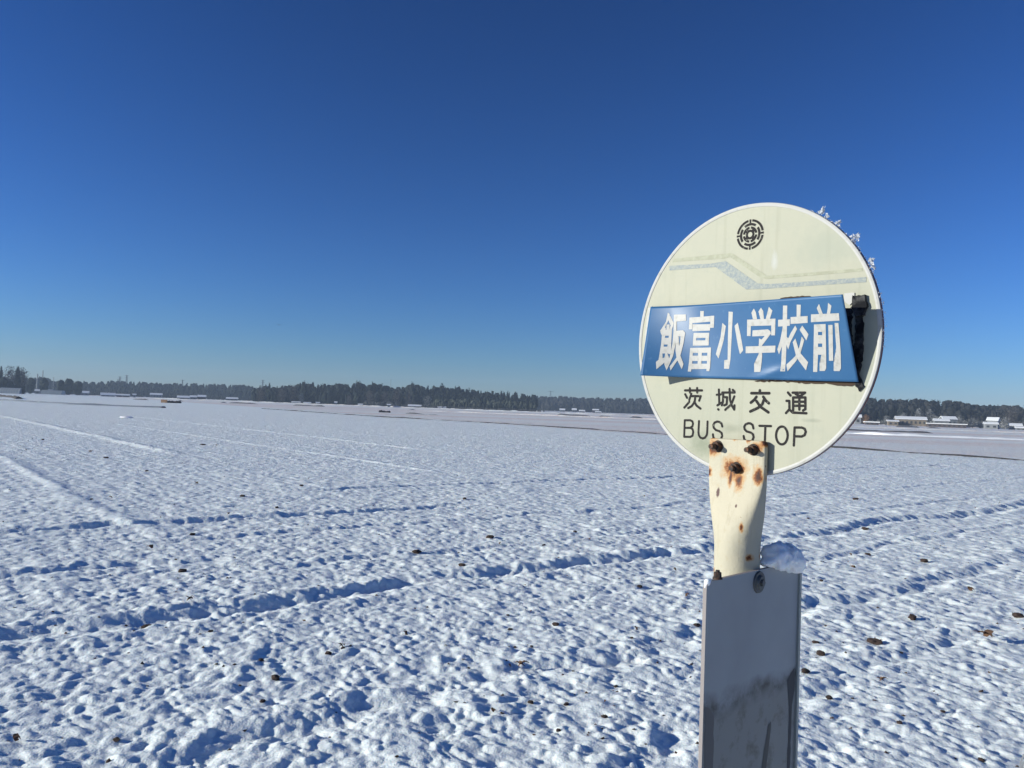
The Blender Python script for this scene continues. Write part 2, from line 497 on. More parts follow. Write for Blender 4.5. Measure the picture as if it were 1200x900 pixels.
# country road behind the camera, running past the stop
def uvp(u, v, z=0):
    return Vector((u * FU[0] + v * FV[0], u * FU[1] + v * FV[1], z))
rv = []; rf = []
prof = ((-6.2, .43), (-6.1, .50), (-3.6, .54), (-1.1, .50), (-1.0, .43))
nseg = 60
for i in range(nseg + 1):
    v = -150 + 300 * i / nseg
    for (u, z) in prof: rv.append(uvp(u, v, z))
for i in range(nseg):
    for k in range(4):
        a0 = i * 5 + k; rf.append((a0, a0 + 1, a0 + 6, a0 + 5))
link('road', mesh_from('road', rv, rf, asphalt), kind='structure')

# low banks and ditches between the paddies
def ridge(name, pts, w=0.9, h=0.35, mat=None, wob=0.3, seed=0, broken=0.0):
    """raised strip with an uneven crest following a ground polyline"""
    rng = np.random.default_rng(seed)
    P_ = []
    for (a, b) in zip(pts[:-1], pts[1:]):
        a = np.array(a, float); b = np.array(b, float); n = max(2, int(np.linalg.norm(b - a) / 1.2))
        for i in range(n): P_.append(a + (b - a) * i / n)
    P_.append(np.array(pts[-1], float)); P_ = np.array(P_)
    verts = []; faces = []
    m = len(P_)
    hh = h * (1 + wob * (fbm(np.arange(m) * .35, np.zeros(m) + seed, seed, 3) - .5) * 2)
    gap = fbm(np.arange(m) * .12, np.zeros(m) + seed + .5, seed + 5, 2)
    for i in range(m):
        t = P_[min(i + 1, m - 1)] - P_[max(i - 1, 0)]; t /= np.linalg.norm(t); nn = np.array([-t[1], t[0]])
        f = hh[i] * (0.0 if gap[i] < broken else 1)
        z0 = hz(*P_[i]) - .12
        for (o_, z_) in ((-.5, 0), (-.30, .75), (-.12, 1.0), (.12, .95), (.30, .7), (.5, 0)):
            q = P_[i] + nn * (o_ * w * (1 + .3 * rng.random()))
            verts.append((q[0], q[1], z0 + .1 * (z_ > 0) + f * z_))
    for i in range(m - 1):
        for k in range(5):
            a0 = i * 6 + k; faces.append((a0, a0 + 1, a0 + 7, a0 + 6))
    return link(name, mesh_from(name, verts, faces, mat, True), kind='structure')
dith = [(-52, 168), (-19.5, 118), (-2, 100), (8, 86), (14.2, 76), (22.7, 56), (29.4, 46), (40, 29)]
ditch_mix = new_mat('frozen_ditch', (.12, .12, .13), .9)
ridge('ditch_edge', dith, .28, .12, new_mat('ditch_side', (.035, .035, .04), .95), .7, 1, .16)
ridge('paddy_bank', [(-124, 150), (-100, 158), (-73, 134), (-64, 133), (-57, 132)], 1.5, .26, new_mat('bank_shade', (.20, .23, .27), .9), .4, 3)  # blue shade along this bank is put into its dull grey-blue colour
ridge('farm_track_edge', [(-270, 395), (-200, 300), (-137, 222), (-120, 196)], 1.6, .55, dark_soil, .5, 4)
ridge('snow_bank', [(44, 122), (53, 113.6), (62, 112), (71, 110.8), (92, 104)], .9, .24, bank_snow, 1.3, 5)
ridge('snow_bank', [(56, 150), (80, 150), (130, 150)], 1.4, .25, ditch_mix, .8, 6, .45)
ridge('far_paddy_bank', [(-30, 260), (60, 230), (150, 215)], 1.8, .30, snow, .8, 7)
ridge('far_paddy_bank', [(-160, 330), (-60, 300), (40, 280), (110, 262)], 1.8, .4, ditch_mix, .9, 8, .62)
ridge('far_paddy_bank', [(-230, 520), (-60, 470), (100, 430), (260, 400)], 2.4, .45, snow, .8, 9)
ridge('far_paddy_bank', [(-75, 190), (-35, 176), (-5, 160)], 1.0, .25, ditch_mix, 1.0, 10, .62)
ridge('far_paddy_bank', [(60, 300), (150, 290), (260, 280)], 2.0, .5, ditch_mix, .9, 12, .62)

# ---------------------------------------------------------------- soil clods and stubble poking out of the snow
def clod_mesh(seed, flat=.6):
    rng = random.Random(seed)
    bm = bmesh.new()
    bmesh.ops.create_icosphere(bm, subdivisions=2, radius=.5)
    for v in bm.verts:
        k = 1 + rng.uniform(-.28, .28)
        v.co = Vector((v.co.x * k, v.co.y * k * .8, v.co.z * k * flat))
    for q in range(3):
        a_ = rng.uniform(0, 6.28); x = math.cos(a_) * .35; y = math.sin(a_) * .35
        tip = Vector((x * 1.7, y * 1.7, rng.uniform(.1, .35)))
        vs = [bm.verts.new(p) for p in (Vector((x - .07, y, 0)), Vector((x + .07, y + .05, 0)), tip)]
        bm.faces.new(vs)
    return bm_mesh('clod', bm, soil)
def leaf_mesh(seed):
    """curled dead leaf or straw bundle"""
    rng = random.Random(seed)
    bm = bmesh.new()
    for q in range(4):
        a_ = rng.uniform(0, 6.28); ln = rng.uniform(.5, .9); w = rng.uniform(.08, .2)
        dx, dy = math.cos(a_), math.sin(a_)
        prev = None
        for i in range(5):
            t = i / 4
            c = Vector((dx * ln * (t - .3), dy * ln * (t - .3), .1 + .45 * math.sin(t * 2.4) * rng.uniform(.6, 1.1)))
            ww = w * math.sin(math.pi * (t * .8 + .15))
            l = bm.verts.new(c + Vector((-dy * ww, dx * ww, rng.uniform(-.04, .04)))); r_ = bm.verts.new(c + Vector((dy * ww, -dx * ww, 0)))
            if prev: bm.faces.new((prev[0], prev[1], r_, l))
            prev = (l, r_)
    return bm_mesh('leaf_litter', bm, straw)
CL = [(3.34,7.3,13),(4.13,8.2,10),(5.37,8.47,11),(4.43,7.42,17),(2.69,6.87,8),(2.36,6.32,7),(5.53,9.62,11),(5.98,11.56,11),(6.51,14.68,14),(4.63,10.76,9),(-1.2,10.87,11),(-0.54,10.04,9),(-0.25,12.26,12),(-0.84,7.01,5),(0.15,6.26,8),(0.67,5.25,4),(-1.61,5.78,7),(-3.11,7.08,10),(-3.64,9.13,9),(-2.98,7.66,8),(-4.61,10.51,10),(-1.56,5.32,4),(-2.73,4.6,6),(-2.2,4.68,4),(-7.08,18.34,13),(-5.35,16.26,11),(-4.18,14.64,8),(-4.71,13.64,8),(-4.52,11.63,7),(-2.48,6.88,4),(-1.31,6.58,5),(-1.37,6.37,5),(-1.83,6.16,4),(-1.78,7.25,4),(-7.73,14.99,5),(-4.76,18.57,8),(-0.1,11.72,5),(-0.92,17.16,9),(0.54,11.71,6),(1.26,12.28,5),(1.11,13.13,6),(5.16,21.21,9),(3.22,19.07,6),(0.06,7.28,4),(0.48,7.47,6),(0.06,6.25,3),(0.1,6.75,3),(0.24,6.75,3),(1.21,7.37,5),(1.12,7.08,3),(1.82,7.63,6),(1.96,8.73,6),(0.2,5.49,4),(0.44,5.47,4),(-0.05,5.27,4),(0.83,5.9,3),(0.36,5.03,3),(0.7,5.48,2),(-0.57,4.54,2),(-1.29,6.54,4),(0.26,7.9,3),(0.04,7.74,3),(1.54,9.26,6),(2.12,10.1,6),(8.58,19.9,14),(5.37,12.0,8),(2.89,6.17,6),(2.33,5.78,5),(2.61,5.32,4),(2.19,5.39,3),(3.05,5.61,3),(2.85,4.81,4),(4.09,6.6,3),(3.44,7.0,3),(2.77,7.19,6),(5.06,11.86,6),(5.93,15.92,5),(3.86,9.88,5),(-13.94,26.83,16),(-12.52,25.01,15),(-9.5,21.16,10),(-7.54,15.35,7),(-19.08,32.91,12),(-12.89,33.82,23),(-12.0,32.97,15),(-7.83,13.82,3)]
clods = [clod_mesh(i) for i in range(5)]
leaves = [leaf_mesh(i) for i in range(4)]
named = {0: 'largest brown soil clod in the snow, right of the timetable board',
         1: 'dark reddish clod in the snow, up and right of the largest brown clod',
         2: 'dark clod of soil at the right edge of the snowy field',
         3: 'flat strip of dead straw lying on the snow near the right edge',
         4: 'small brown clod between the timetable board and the largest brown clod',
         5: 'dark clod closest to the right edge of the timetable board',
         6: 'thin brown leaf in the snow beyond and right of the largest clod',
         7: 'dark clod between the sign post and the long tyre rut',
         8: 'brown clod lying right under the shadowed tyre rut, right of the post',
         9: 'curled dead leaf in the snow just right of the snow lump on the board',
         10: 'dark upright tuft of dead leaves in the middle of the field',
         11: 'dark clod just right of and nearer than the upright tuft of dead leaves',
         12: 'long low clod in the snow beyond the upright tuft of dead leaves',
         13: 'dark twisted leaf in the snow below the upright tuft of dead leaves',
         14: 'cluster of dark leaves in the lower middle of the snowy field',
         15: 'dark clod sticking up left of the foot of the timetable board',
         16: 'black clod poking through the snow in the lower left of the field',
         17: 'dark hollow clod in the near tyre rut at the lower left',
         18: 'small dark clod beyond the tyre rut on the left side of the field',
         19: 'curled brown leaf on the far lip of the left tyre rut',
         20: 'reddish brown leaf on the snow in the left part of the field',
         21: 'two-lobed dark clod just nearer than the black clod at lower left',
         22: 'dark stalks in the snow in the bottom left corner',
         23: 'small dark clod near the bottom edge, left of the middle of the field'}
leafy = {3, 6, 9, 13, 14, 19, 20, 22}
G_CLOD = 'small dark clods poking through the snow'
for i, (x, y, w) in enumerate(CL):
    isleaf = i in leafy or (i > 23 and i % 3 == 0)
    me = (leaves[i % 4] if isleaf else clods[i % 5])
    w = w / 100.0
    rng = random.Random(i)
    o = link('dead_leaf' if isleaf else 'soil_clod', me, loc=(x, y, hz(x, y) + w * .14), rot=(0, 0, rng.uniform(0, 6.28)))
    s_ = w * (1.3 if isleaf else 1.05)
    o.scale = (s_, s_, min(s_, .10) * .9)
    if i in named: tag(o, named[i], 'leaf' if isleaf else 'clod')
    elif isleaf: tag(o, 'small scrap of dead leaf on the snow of the field', 'leaf', 'small dead leaves scattered on the snow')
    else: tag(o, 'small dark clod of soil poking through the snow', 'clod', G_CLOD)
# many more tiny crumbs than anyone could count
rng = np.random.default_rng(5)
ver = []; fac = []
n = 620
az = rng.uniform(-.62, .62, n); rad_ = 4.8 * np.exp(rng.random(n) * 2.6)
xs = rad_ * np.sin(az); ys = rad_ * np.cos(az); zs = height(xs, ys)
for i in range(n):
    s_ = rng.uniform(.006, .014) * (1 + rad_[i] / 22)
    b0 = len(ver)
    for k in range(5):
        a_ = k * 1.2566 + rng.random() * .8
        ver.append((xs[i] + math.cos(a_) * s_, ys[i] + math.sin(a_) * s_, zs[i] - .004 + rng.random() * s_ * .5))
    ver.append((xs[i] + rng.normal() * s_ * .4, ys[i] + rng.normal() * s_ * .4, zs[i] + s_ * rng.uniform(.25, 1.0)))
    for k in range(5): fac.append((b0 + k, b0 + (k + 1) % 5, b0 + 5))
link('soil_crumbs', mesh_from('soil_crumbs', ver, fac, soil), label='fine crumbs of dark soil and stubble scattered over the snow', cat='soil', kind='stuff')

# grass blade at the lower right corner
bm = bmesh.new()
for (dx, dy, ln, w) in ((0, 0, .16, .010), (.018, .01, .11, .007)):
    prev = None
    for i in range(7):
        t = i / 6
        c = Vector((dx + .05 * t * t, dy - .01 * t, ln * t)); ww = w * (1 - t * .9)
        a1 = bm.verts.new(c + Vector((-ww, 0, 0))); a2 = bm.verts.new(c + Vector((ww, 0, .0)))
        if prev: bm.faces.new((prev[0], prev[1], a2, a1))
        prev = (a1, a2)
gx, gy = 3.02, 4.72
link('grass_blade', bm_mesh('grass_blade', bm, new_mat('frosted_blade', (.62, .60, .56), .7)), loc=(gx, gy, hz(gx, gy) - .01),
     label='pale frosted grass blade standing at the bottom right corner', cat='grass')

# ---------------------------------------------------------------- bus stop sign
C0 = Vector((0.38267, 1.32487, 0.12649 + CAMZ))
AZ = math.radians(48.6)
SR = Vector((math.cos(AZ), -math.sin(AZ), 0)); NR = Vector((-math.sin(AZ), -math.cos(AZ), 0))
footz = hz(C0.x, C0.y)
root = link('bus_stop_sign', None, loc=(C0.x, C0.y, footz),
            label='round cream bus stop sign with blue name plate on a flattened post', cat='bus stop')
root.rotation_euler = (0, 0, math.atan2(SR.y, SR.x))
# local frame of the sign: x right, y into the disc (minus the normal), z up, origin disc centre
SIGN_OFF = Vector((0, 0, C0.z - footz))
def sign_part(name, me, parent=None, label=None, loc=(0, 0, 0)):
    if parent is None:
        o = link(name, me, parent=root, loc=SIGN_OFF + Vector(loc), label=label)
    else:
        o = link(name, me, parent=parent, loc=loc, label=label)
    return o

# disc face with gentle warp
TH = .0035
def disc_mesh():
    bm = bmesh.new()
    rings = [0, .03, .06, .09, .12, .15, .18, .20, .2185]
    nS = 96; prev = None
    cvert = bm.verts.new((0, 0, 0))
    for r_ in rings[1:]:
        cur = [bm.verts.new((r_ * math.cos(2 * math.pi * k / nS), 0, r_ * math.sin(2 * math.pi * k / nS))) for k in range(nS)]
        for k in range(nS):
            if prev is None: bm.faces.new((cvert, cur[(k + 1) % nS], cur[k]))
            else: bm.faces.new((prev[k], prev[(k + 1) % nS], cur[(k + 1) % nS], cur[k]))
        prev = cur
    # back face
    back = [bm.verts.new((.2185 * math.cos(2 * math.pi * k / nS), TH, .2185 * math.sin(2 * math.pi * k / nS))) for k in range(nS)]
    for k in range(nS): bm.faces.new((prev[k], prev[(k + 1) % nS], back[(k + 1) % nS], back[k]))
    bm.faces.new(back)
    bmesh.ops.recalc_face_normals(bm, faces=bm.faces)
    return bm_mesh('sign_disc', bm, paint)
disc = sign_part('sign_disc', disc_mesh())

def ring_profile(name, prof, mats, nS=128):
    """lathe a closed profile (radius, y) round the disc axis; mats by segment"""
    bm = bmesh.new(); rows = []
    for k in range(nS):
        a_ = 2 * math.pi * k / nS
        rows.append([bm.verts.new((r_ * math.cos(a_), y, r_ * math.sin(a_))) for r_, y in prof])
    n_ = len(prof)
    for k in range(nS):
        A_, B_ = rows[k], rows[(k + 1) % nS]
        for i in range(n_):
            f = bm.faces.new((A_[i], A_[(i + 1) % n_], B_[(i + 1) % n_], B_[i])); f.material_index = mats[1][i]; f.smooth = False
    bmesh.ops.recalc_face_normals(bm, faces=bm.faces)
    me = bm_mesh(name, bm)
    for m in mats[0]: me.materials.append(m)
    return me
rim = sign_part('rim', ring_profile('rim', [(.2182, .0005), (.2186, -.0008), (.2215, -.0013), (.2243, -.0008), (.2250, .0008), (.2250, .0062), (.2225, .0062), (.2182, .0040)],
                                    ((rim_m, edge_m), (0, 0, 0, 0, 1, 1, 1, 1))), disc)
rb = []
# flat print on the disc: strokes of constant width with round ends, in millimetres
def stroke_bm(bm, pts, w, y, z=0):
    """ribbon along pts (mm) with round caps, facing -y"""
    pts = [Vector((p[0] / 1000., 0, p[1] / 1000.)) for p in pts]
    hw = w / 2000.
    for a_, b_ in zip(pts[:-1], pts[1:]):
        dv = (b_ - a_)
        if dv.length < 1e-7: continue
        dv.normalize(); nv = Vector((-dv.z, 0, dv.x)) * hw
        q = []
        for k in range(9):
            t = math.pi / 2 + math.pi * k / 8
            q.append(a_ + dv * math.cos(t) * hw + nv * math.sin(t))
        for k in range(9):
            t = -math.pi / 2 + math.pi * k / 8
            q.append(b_ + dv * math.cos(t) * hw + nv * math.sin(t))
        y -= .000004
        f = bm.faces.new([bm.verts.new((p.x, y, p.z)) for p in q])
        f.normal_update()
        if f.normal.y > 0: f.normal_flip()
    return y
DISC = {"茨":[[[-118.0,-85.1],[-82.3,-84.9]],[[-107.8,-81.3],[-107.2,-88.8]],[[-92.6,-80.9],[-92.0,-88.6]],[[-117.4,-91.9],[-113.2,-98.1]],[[-108.3,-104.9],[-112.8,-109.8],[-118.4,-115.3]],[[-104.4,-91.0],[-108.4,-101.5]],[[-103.7,-95.0],[-84.7,-94.8],[-87.6,-102.6]],[[-96.0,-96.8],[-97.1,-105.3],[-103.2,-112.6],[-110.2,-116.0]],[[-97.9,-104.7],[-92.5,-111.6],[-84.4,-116.3]]],"城":[[[-52.3,-92.2],[-43.9,-91.4]],[[-48.4,-83.2],[-46.7,-107.7]],[[-50.4,-110.0],[-41.8,-105.2]],[[-41.5,-88.2],[-17.5,-88.0]],[[-39.3,-88.2],[-39.8,-104.0],[-41.6,-109.8]],[[-38.7,-96.1],[-31.7,-96.0],[-32.3,-107.9],[-36.9,-109.7]],[[-27.5,-82.3],[-26.1,-100.2],[-22.5,-109.4],[-17.4,-116.4],[-17.1,-109.3]],[[-17.9,-94.4],[-23.4,-108.0],[-34.7,-117.1]],[[-21.2,-83.5],[-17.8,-86.6]],[[-48.8,-116.6],[-47.8,-117.2]]],"交":[[[29.4,-84.1],[29.5,-88.3]],[[13.9,-88.8],[46.4,-88.5]],[[23.5,-94.6],[19.7,-99.5],[13.5,-104.2]],[[35.9,-94.4],[40.6,-100.5],[46.1,-104.6]],[[36.8,-99.9],[34.6,-106.2],[27.1,-112.5],[12.9,-118.7]],[[23.7,-101.5],[30.9,-110.4],[45.7,-119.2]]],"通":[[[79.1,-87.1],[83.6,-91.8]],[[77.0,-100.3],[81.7,-100.3],[82.3,-113.3],[76.6,-119.5]],[[82.3,-113.9],[88.0,-118.5],[110.8,-118.9]],[[87.1,-87.3],[107.9,-87.1],[100.2,-92.5]],[[92.3,-89.4],[101.0,-93.3]],[[88.6,-115.1],[88.1,-94.8],[108.5,-94.5],[109.0,-112.6],[105.3,-114.7]],[[88.2,-101.5],[108.7,-101.1]],[[88.4,-107.8],[108.8,-107.3]],[[98.6,-94.7],[99.1,-113.5]]],"B":[[[-117.0,-166.5],[-116.8,-137.6],[-105.0,-137.2],[-100.5,-139.0],[-99.1,-142.9],[-100.2,-147.4],[-104.6,-150.4],[-116.5,-150.9]],[[-104.6,-150.4],[-99.8,-152.3],[-98.2,-157.3],[-99.4,-163.7],[-104.0,-166.1],[-117.0,-166.5]]],"U":[[[-86.8,-138.0],[-87.4,-156.5],[-86.4,-162.3],[-83.1,-166.3],[-78.3,-167.5],[-73.6,-165.8],[-70.3,-161.5],[-69.4,-157.1],[-69.3,-138.1]]],"S":[[[-39.7,-145.4],[-41.5,-140.3],[-45.8,-137.9],[-50.0,-137.4],[-55.1,-139.4],[-57.5,-143.5],[-56.6,-148.1],[-52.1,-152.0],[-45.3,-153.4],[-40.5,-156.5],[-39.5,-161.5],[-41.8,-166.6],[-47.3,-169.3],[-53.3,-168.2],[-56.8,-164.6],[-57.8,-159.5]]],"S2":[[[19.5,-146.1],[17.8,-140.6],[13.8,-138.2],[9.8,-138.1],[4.8,-140.0],[2.3,-144.0],[3.4,-148.4],[7.0,-151.5],[15.0,-153.2],[19.0,-155.8],[20.2,-160.2],[18.2,-165.8],[12.3,-168.7],[6.7,-167.9],[2.9,-164.3],[1.7,-159.4]]],"T":[[[30.3,-141.5],[50.9,-141.1]],[[41.0,-141.5],[40.7,-171.9]]],"O":[[[80.4,-154.6],[80.1,-158.3],[79.2,-161.7],[77.7,-164.7],[75.7,-167.1],[73.4,-168.6],[70.8,-169.2],[68.2,-168.9],[65.7,-167.6],[63.6,-165.5],[61.9,-162.6],[60.8,-159.3],[60.3,-155.6],[60.6,-151.9],[61.5,-148.4],[63.0,-145.4],[65.0,-143.1],[67.4,-141.6],[70.0,-141.0],[72.6,-141.3],[75.1,-142.7],[77.2,-144.8],[78.9,-147.7],[79.9,-151.0],[80.4,-154.6]]],"P":[[[91.2,-169.7],[91.8,-141.7],[103.6,-141.2],[108.6,-143.0],[110.6,-147.5],[108.9,-152.6],[104.0,-155.1],[91.5,-155.3]]]}
for k, strokes in DISC.items():
    bm = bmesh.new(); y = -.0004
    w = {'交': 4.7, '通': 4.0, '茨': 4.2, '城': 4.0}.get(k, 3.9)
    for sst in strokes: y = stroke_bm(bm, sst, w, y)
    isk = ord(k[0]) > 255
    sign_part('character' if isk else 'letter', bm_mesh('character' if isk else 'letter', bm, black), disc,
              'black ' + ('character ' if isk else 'letter ') + k[0] + ' printed under the blue plate')
# emblem of concentric broken rings
bm = bmesh.new()
ec = Vector((3.9, 0, 173.8)) / 1000.
def arc(r0_, r1_, a0, a1, y=-.0005):
    n_ = max(3, int(abs(a1 - a0) / 6)); vs = []
    for i in range(n_ + 1):
        t = math.radians(a0 + (a1 - a0) * i / n_); vs.append((r0_ * math.cos(t), r0_ * math.sin(t), r1_ * math.cos(t), r1_ * math.sin(t)))
    V = [(bm.verts.new((ec.x + q[0], y, ec.z + q[1])), bm.verts.new((ec.x + q[2], y, ec.z + q[3]))) for q in vs]
    for p_, q_ in zip(V[:-1], V[1:]):
        f = bm.faces.new((p_[0], p_[1], q_[1], q_[0])); f.normal_update()
        if f.normal.y > 0: f.normal_flip()
R_ = .0252
for k in range(4):
    a0 = 90 * k
    arc(.85 * R_, R_, a0 + 9, a0 + 81)                       # outer ring, gaps at the spokes
    arc(.60 * R_, .76 * R_, a0 - 36, a0 + 36)                # second ring with diagonal gaps
    arc(.74 * R_, R_, a0 - 4, a0 + 4, -.00052)               # spokes
    arc(.38 * R_, .53 * R_, a0 + 7, a0 + 83)                 # third ring
    arc(.30 * R_, .40 * R_, a0 + 25, a0 + 65, -.00052)
arc(.17 * R_, .32 * R_, 0, 360, -.00054)
sign_part('emblem', bm_mesh('emblem', bm, black), disc, 'round dark emblem of concentric broken rings')
ST = {"grey":[[-159.8,139.7],[-71.1,133.9],[-41.5,134.8],[20.4,91.2],[39.1,88.2],[118.2,85.6],[199.8,83.7],[199.9,76.1],[118.4,78.5],[39.3,80.8],[-0.5,82.8],[-61.6,126.9],[-159.5,131.4]],"olive":[[-150.1,151.4],[-44.1,147.8],[-29.6,147.0],[34.6,103.8],[35.7,101.9],[117.9,99.2],[193.6,97.5],[194.8,92.9],[118.0,94.5],[35.8,96.7],[24.3,100.8],[-32.7,140.6],[-46.1,139.6],[-153.7,146.0]]}
for nm, m in (('olive', stripe_olive), ('grey', stripe_grey)):
    bm = bmesh.new()
    f = bm.faces.new([bm.verts.new((p[0] / 1000., -.0004, p[1] / 1000.)) for p in ST[nm]])
    f.normal_update()
    if f.normal.y > 0: f.normal_flip()
    bmesh.ops.triangulate(bm, faces=bm.faces)
    sign_part('stripe', bm_mesh('stripe', bm, m), disc, {'olive': 'faint olive stripe bent like a step', 'grey': 'worn grey-blue stripe bent like a step'}[nm])

# ragged black residue where older plates were glued
def ragged(name, poly, mat, y, thick=.0012, seed=0, amp=2.5, label=None, sub=4):
    rng = random.Random(seed); pts = []
    n_ = len(poly)
    for i in range(n_):
        a_ = Vector(poly[i]); b_ = Vector(poly[(i + 1) % n_]); m_ = max(1, int((b_ - a_).length / sub))
        for k in range(m_):
            p = a_.lerp(b_, k / m_); pts.append((p.x + rng.uniform(-amp, amp), p.y + rng.uniform(-amp, amp)))
    bm = bmesh.new()
    f = bm.faces.new([bm.verts.new((p[0] / 1000., y, p[1] / 1000.)) for p in pts])
    r_ = bmesh.ops.extrude_face_region(bm, geom=[f])
    vs = [g for g in r_['geom'] if isinstance(g, bmesh.types.BMVert)]
    for v in vs: v.co.y -= thick
    bmesh.ops.triangulate(bm, faces=bm.faces)
    bmesh.ops.recalc_face_normals(bm, faces=bm.faces)
    return sign_part(name, bm_mesh(name, bm, mat), disc, label)
ragged('residue', [(152, 46), (172, 40), (180, 42), (181, -10), (189, -38), (187, -70), (168, -72), (150, -40)], residue, -.0004, .0010, 1, 1.6, 'black glue residue right of the blue plate')
ragged('residue', [(181, 56), (200, 57), (203, 40), (200, 27), (188, 26), (181, 40)], residue, -.0004, .0060, 2, 1.5, 'raised black scrap at the top right of the plate')
ragged('residue', [(186, 28), (197, 28), (198, -30), (193, -62), (200, -78), (193, -84), (184, -68)], residue, -.0006, .0020, 3, 1.4, 'black vertical strip of old backing')
ragged('residue', [(20, -68), (188, -68), (194, -76), (165, -76), (150, -73.5), (110, -73), (90, -71), (20, -69.5)], rust_dark, -.0004, .0012, 4, 1.1, 'brown crumbling residue along the lower edge')
ragged('residue', [(62, 63), (80, 64.5), (112, 63.5), (118, 60), (95, 60), (62, 61)], rust_dark, -.0004, .0006, 5, .7, 'thin dark line of residue along the top edge')
ragged('residue', [(-206, 66), (-196, 69), (-190, 60), (-200, -40), (-213, -45), (-210, 10)], rim_m, -.0004, .0008, 6, 1.0, 'pale bare strip left of the blue plate')
ragged('residue', [(168, 63), (184, 62), (184, 50), (176, 44), (168, 50)], rim_m, -.0005, .0012, 7, 1.0, 'torn pale paper scrap at the top right')

# the blue name plate, bent so two corners stand off the disc
Q = [Vector(q) / 1000. for q in ((-194, 67.2, 0), (193.5, 51.6, 0), (195, -71, 0), (-182, -60.8, 0))]
def sst(a, b, x):
    t = min(1, max(0, (x - a) / (b - a)))
    return t * t * (3 - 2 * t)
def S_(u, v, off=0.0):
    p = Q[0] * (1 - u) * (1 - v) + Q[1] * u * (1 - v) + Q[2] * u * v + Q[3] * (1 - u) * v
    hT = 6 * (1 - sst(0, .3, u)) + 57 * max(0, (u - .12) / .88) ** 1.15 + 2
    hB = 43 * max(0, 1 - u / .27) ** 1.35 + 3 + 5 * u
    w = (hT * (1 - v) + hB * v) / 1000.
    w += .0034 * math.exp(-((u - .62) / .075) ** 2 - ((v - .93 + .9 * (u - .62)) / .055) ** 2)
    h = p.z + w + off
    return Vector((p.x, -h, p.y))
bm = bmesh.new()
nu, nv = 96, 32
fr = [[bm.verts.new(S_(i / nu, j / nv)) for j in range(nv + 1)] for i in range(nu + 1)]
bk = [[bm.verts.new(S_(i / nu, j / nv, -.0012)) for j in range(nv + 1)] for i in range(nu + 1)]
for i in range(nu):
    for j in range(nv):
        bm.faces.new((fr[i][j], fr[i][j + 1], fr[i + 1][j + 1], fr[i + 1][j]))
        bm.faces.new((bk[i][j], bk[i + 1][j], bk[i + 1][j + 1], bk[i][j + 1]))
for i in range(nu):
    bm.faces.new((fr[i][0], fr[i + 1][0], bk[i + 1][0], bk[i][0])); bm.faces.new((fr[i][nv], bk[i][nv], bk[i + 1][nv], fr[i + 1][nv]))
for j in range(nv):
    bm.faces.new((fr[0][j], bk[0][j], bk[0][j + 1], fr[0][j + 1])); bm.faces.new((fr[nu][j], fr[nu][j + 1], bk[nu][j + 1], bk[nu][j]))
for f in bm.faces: f.smooth = True
bmesh.ops.recalc_face_normals(bm, faces=bm.faces)
plate = sign_part('name_plate', bm_mesh('name_plate', bm, blue), None, 'bent blue name plate with white Japanese characters')
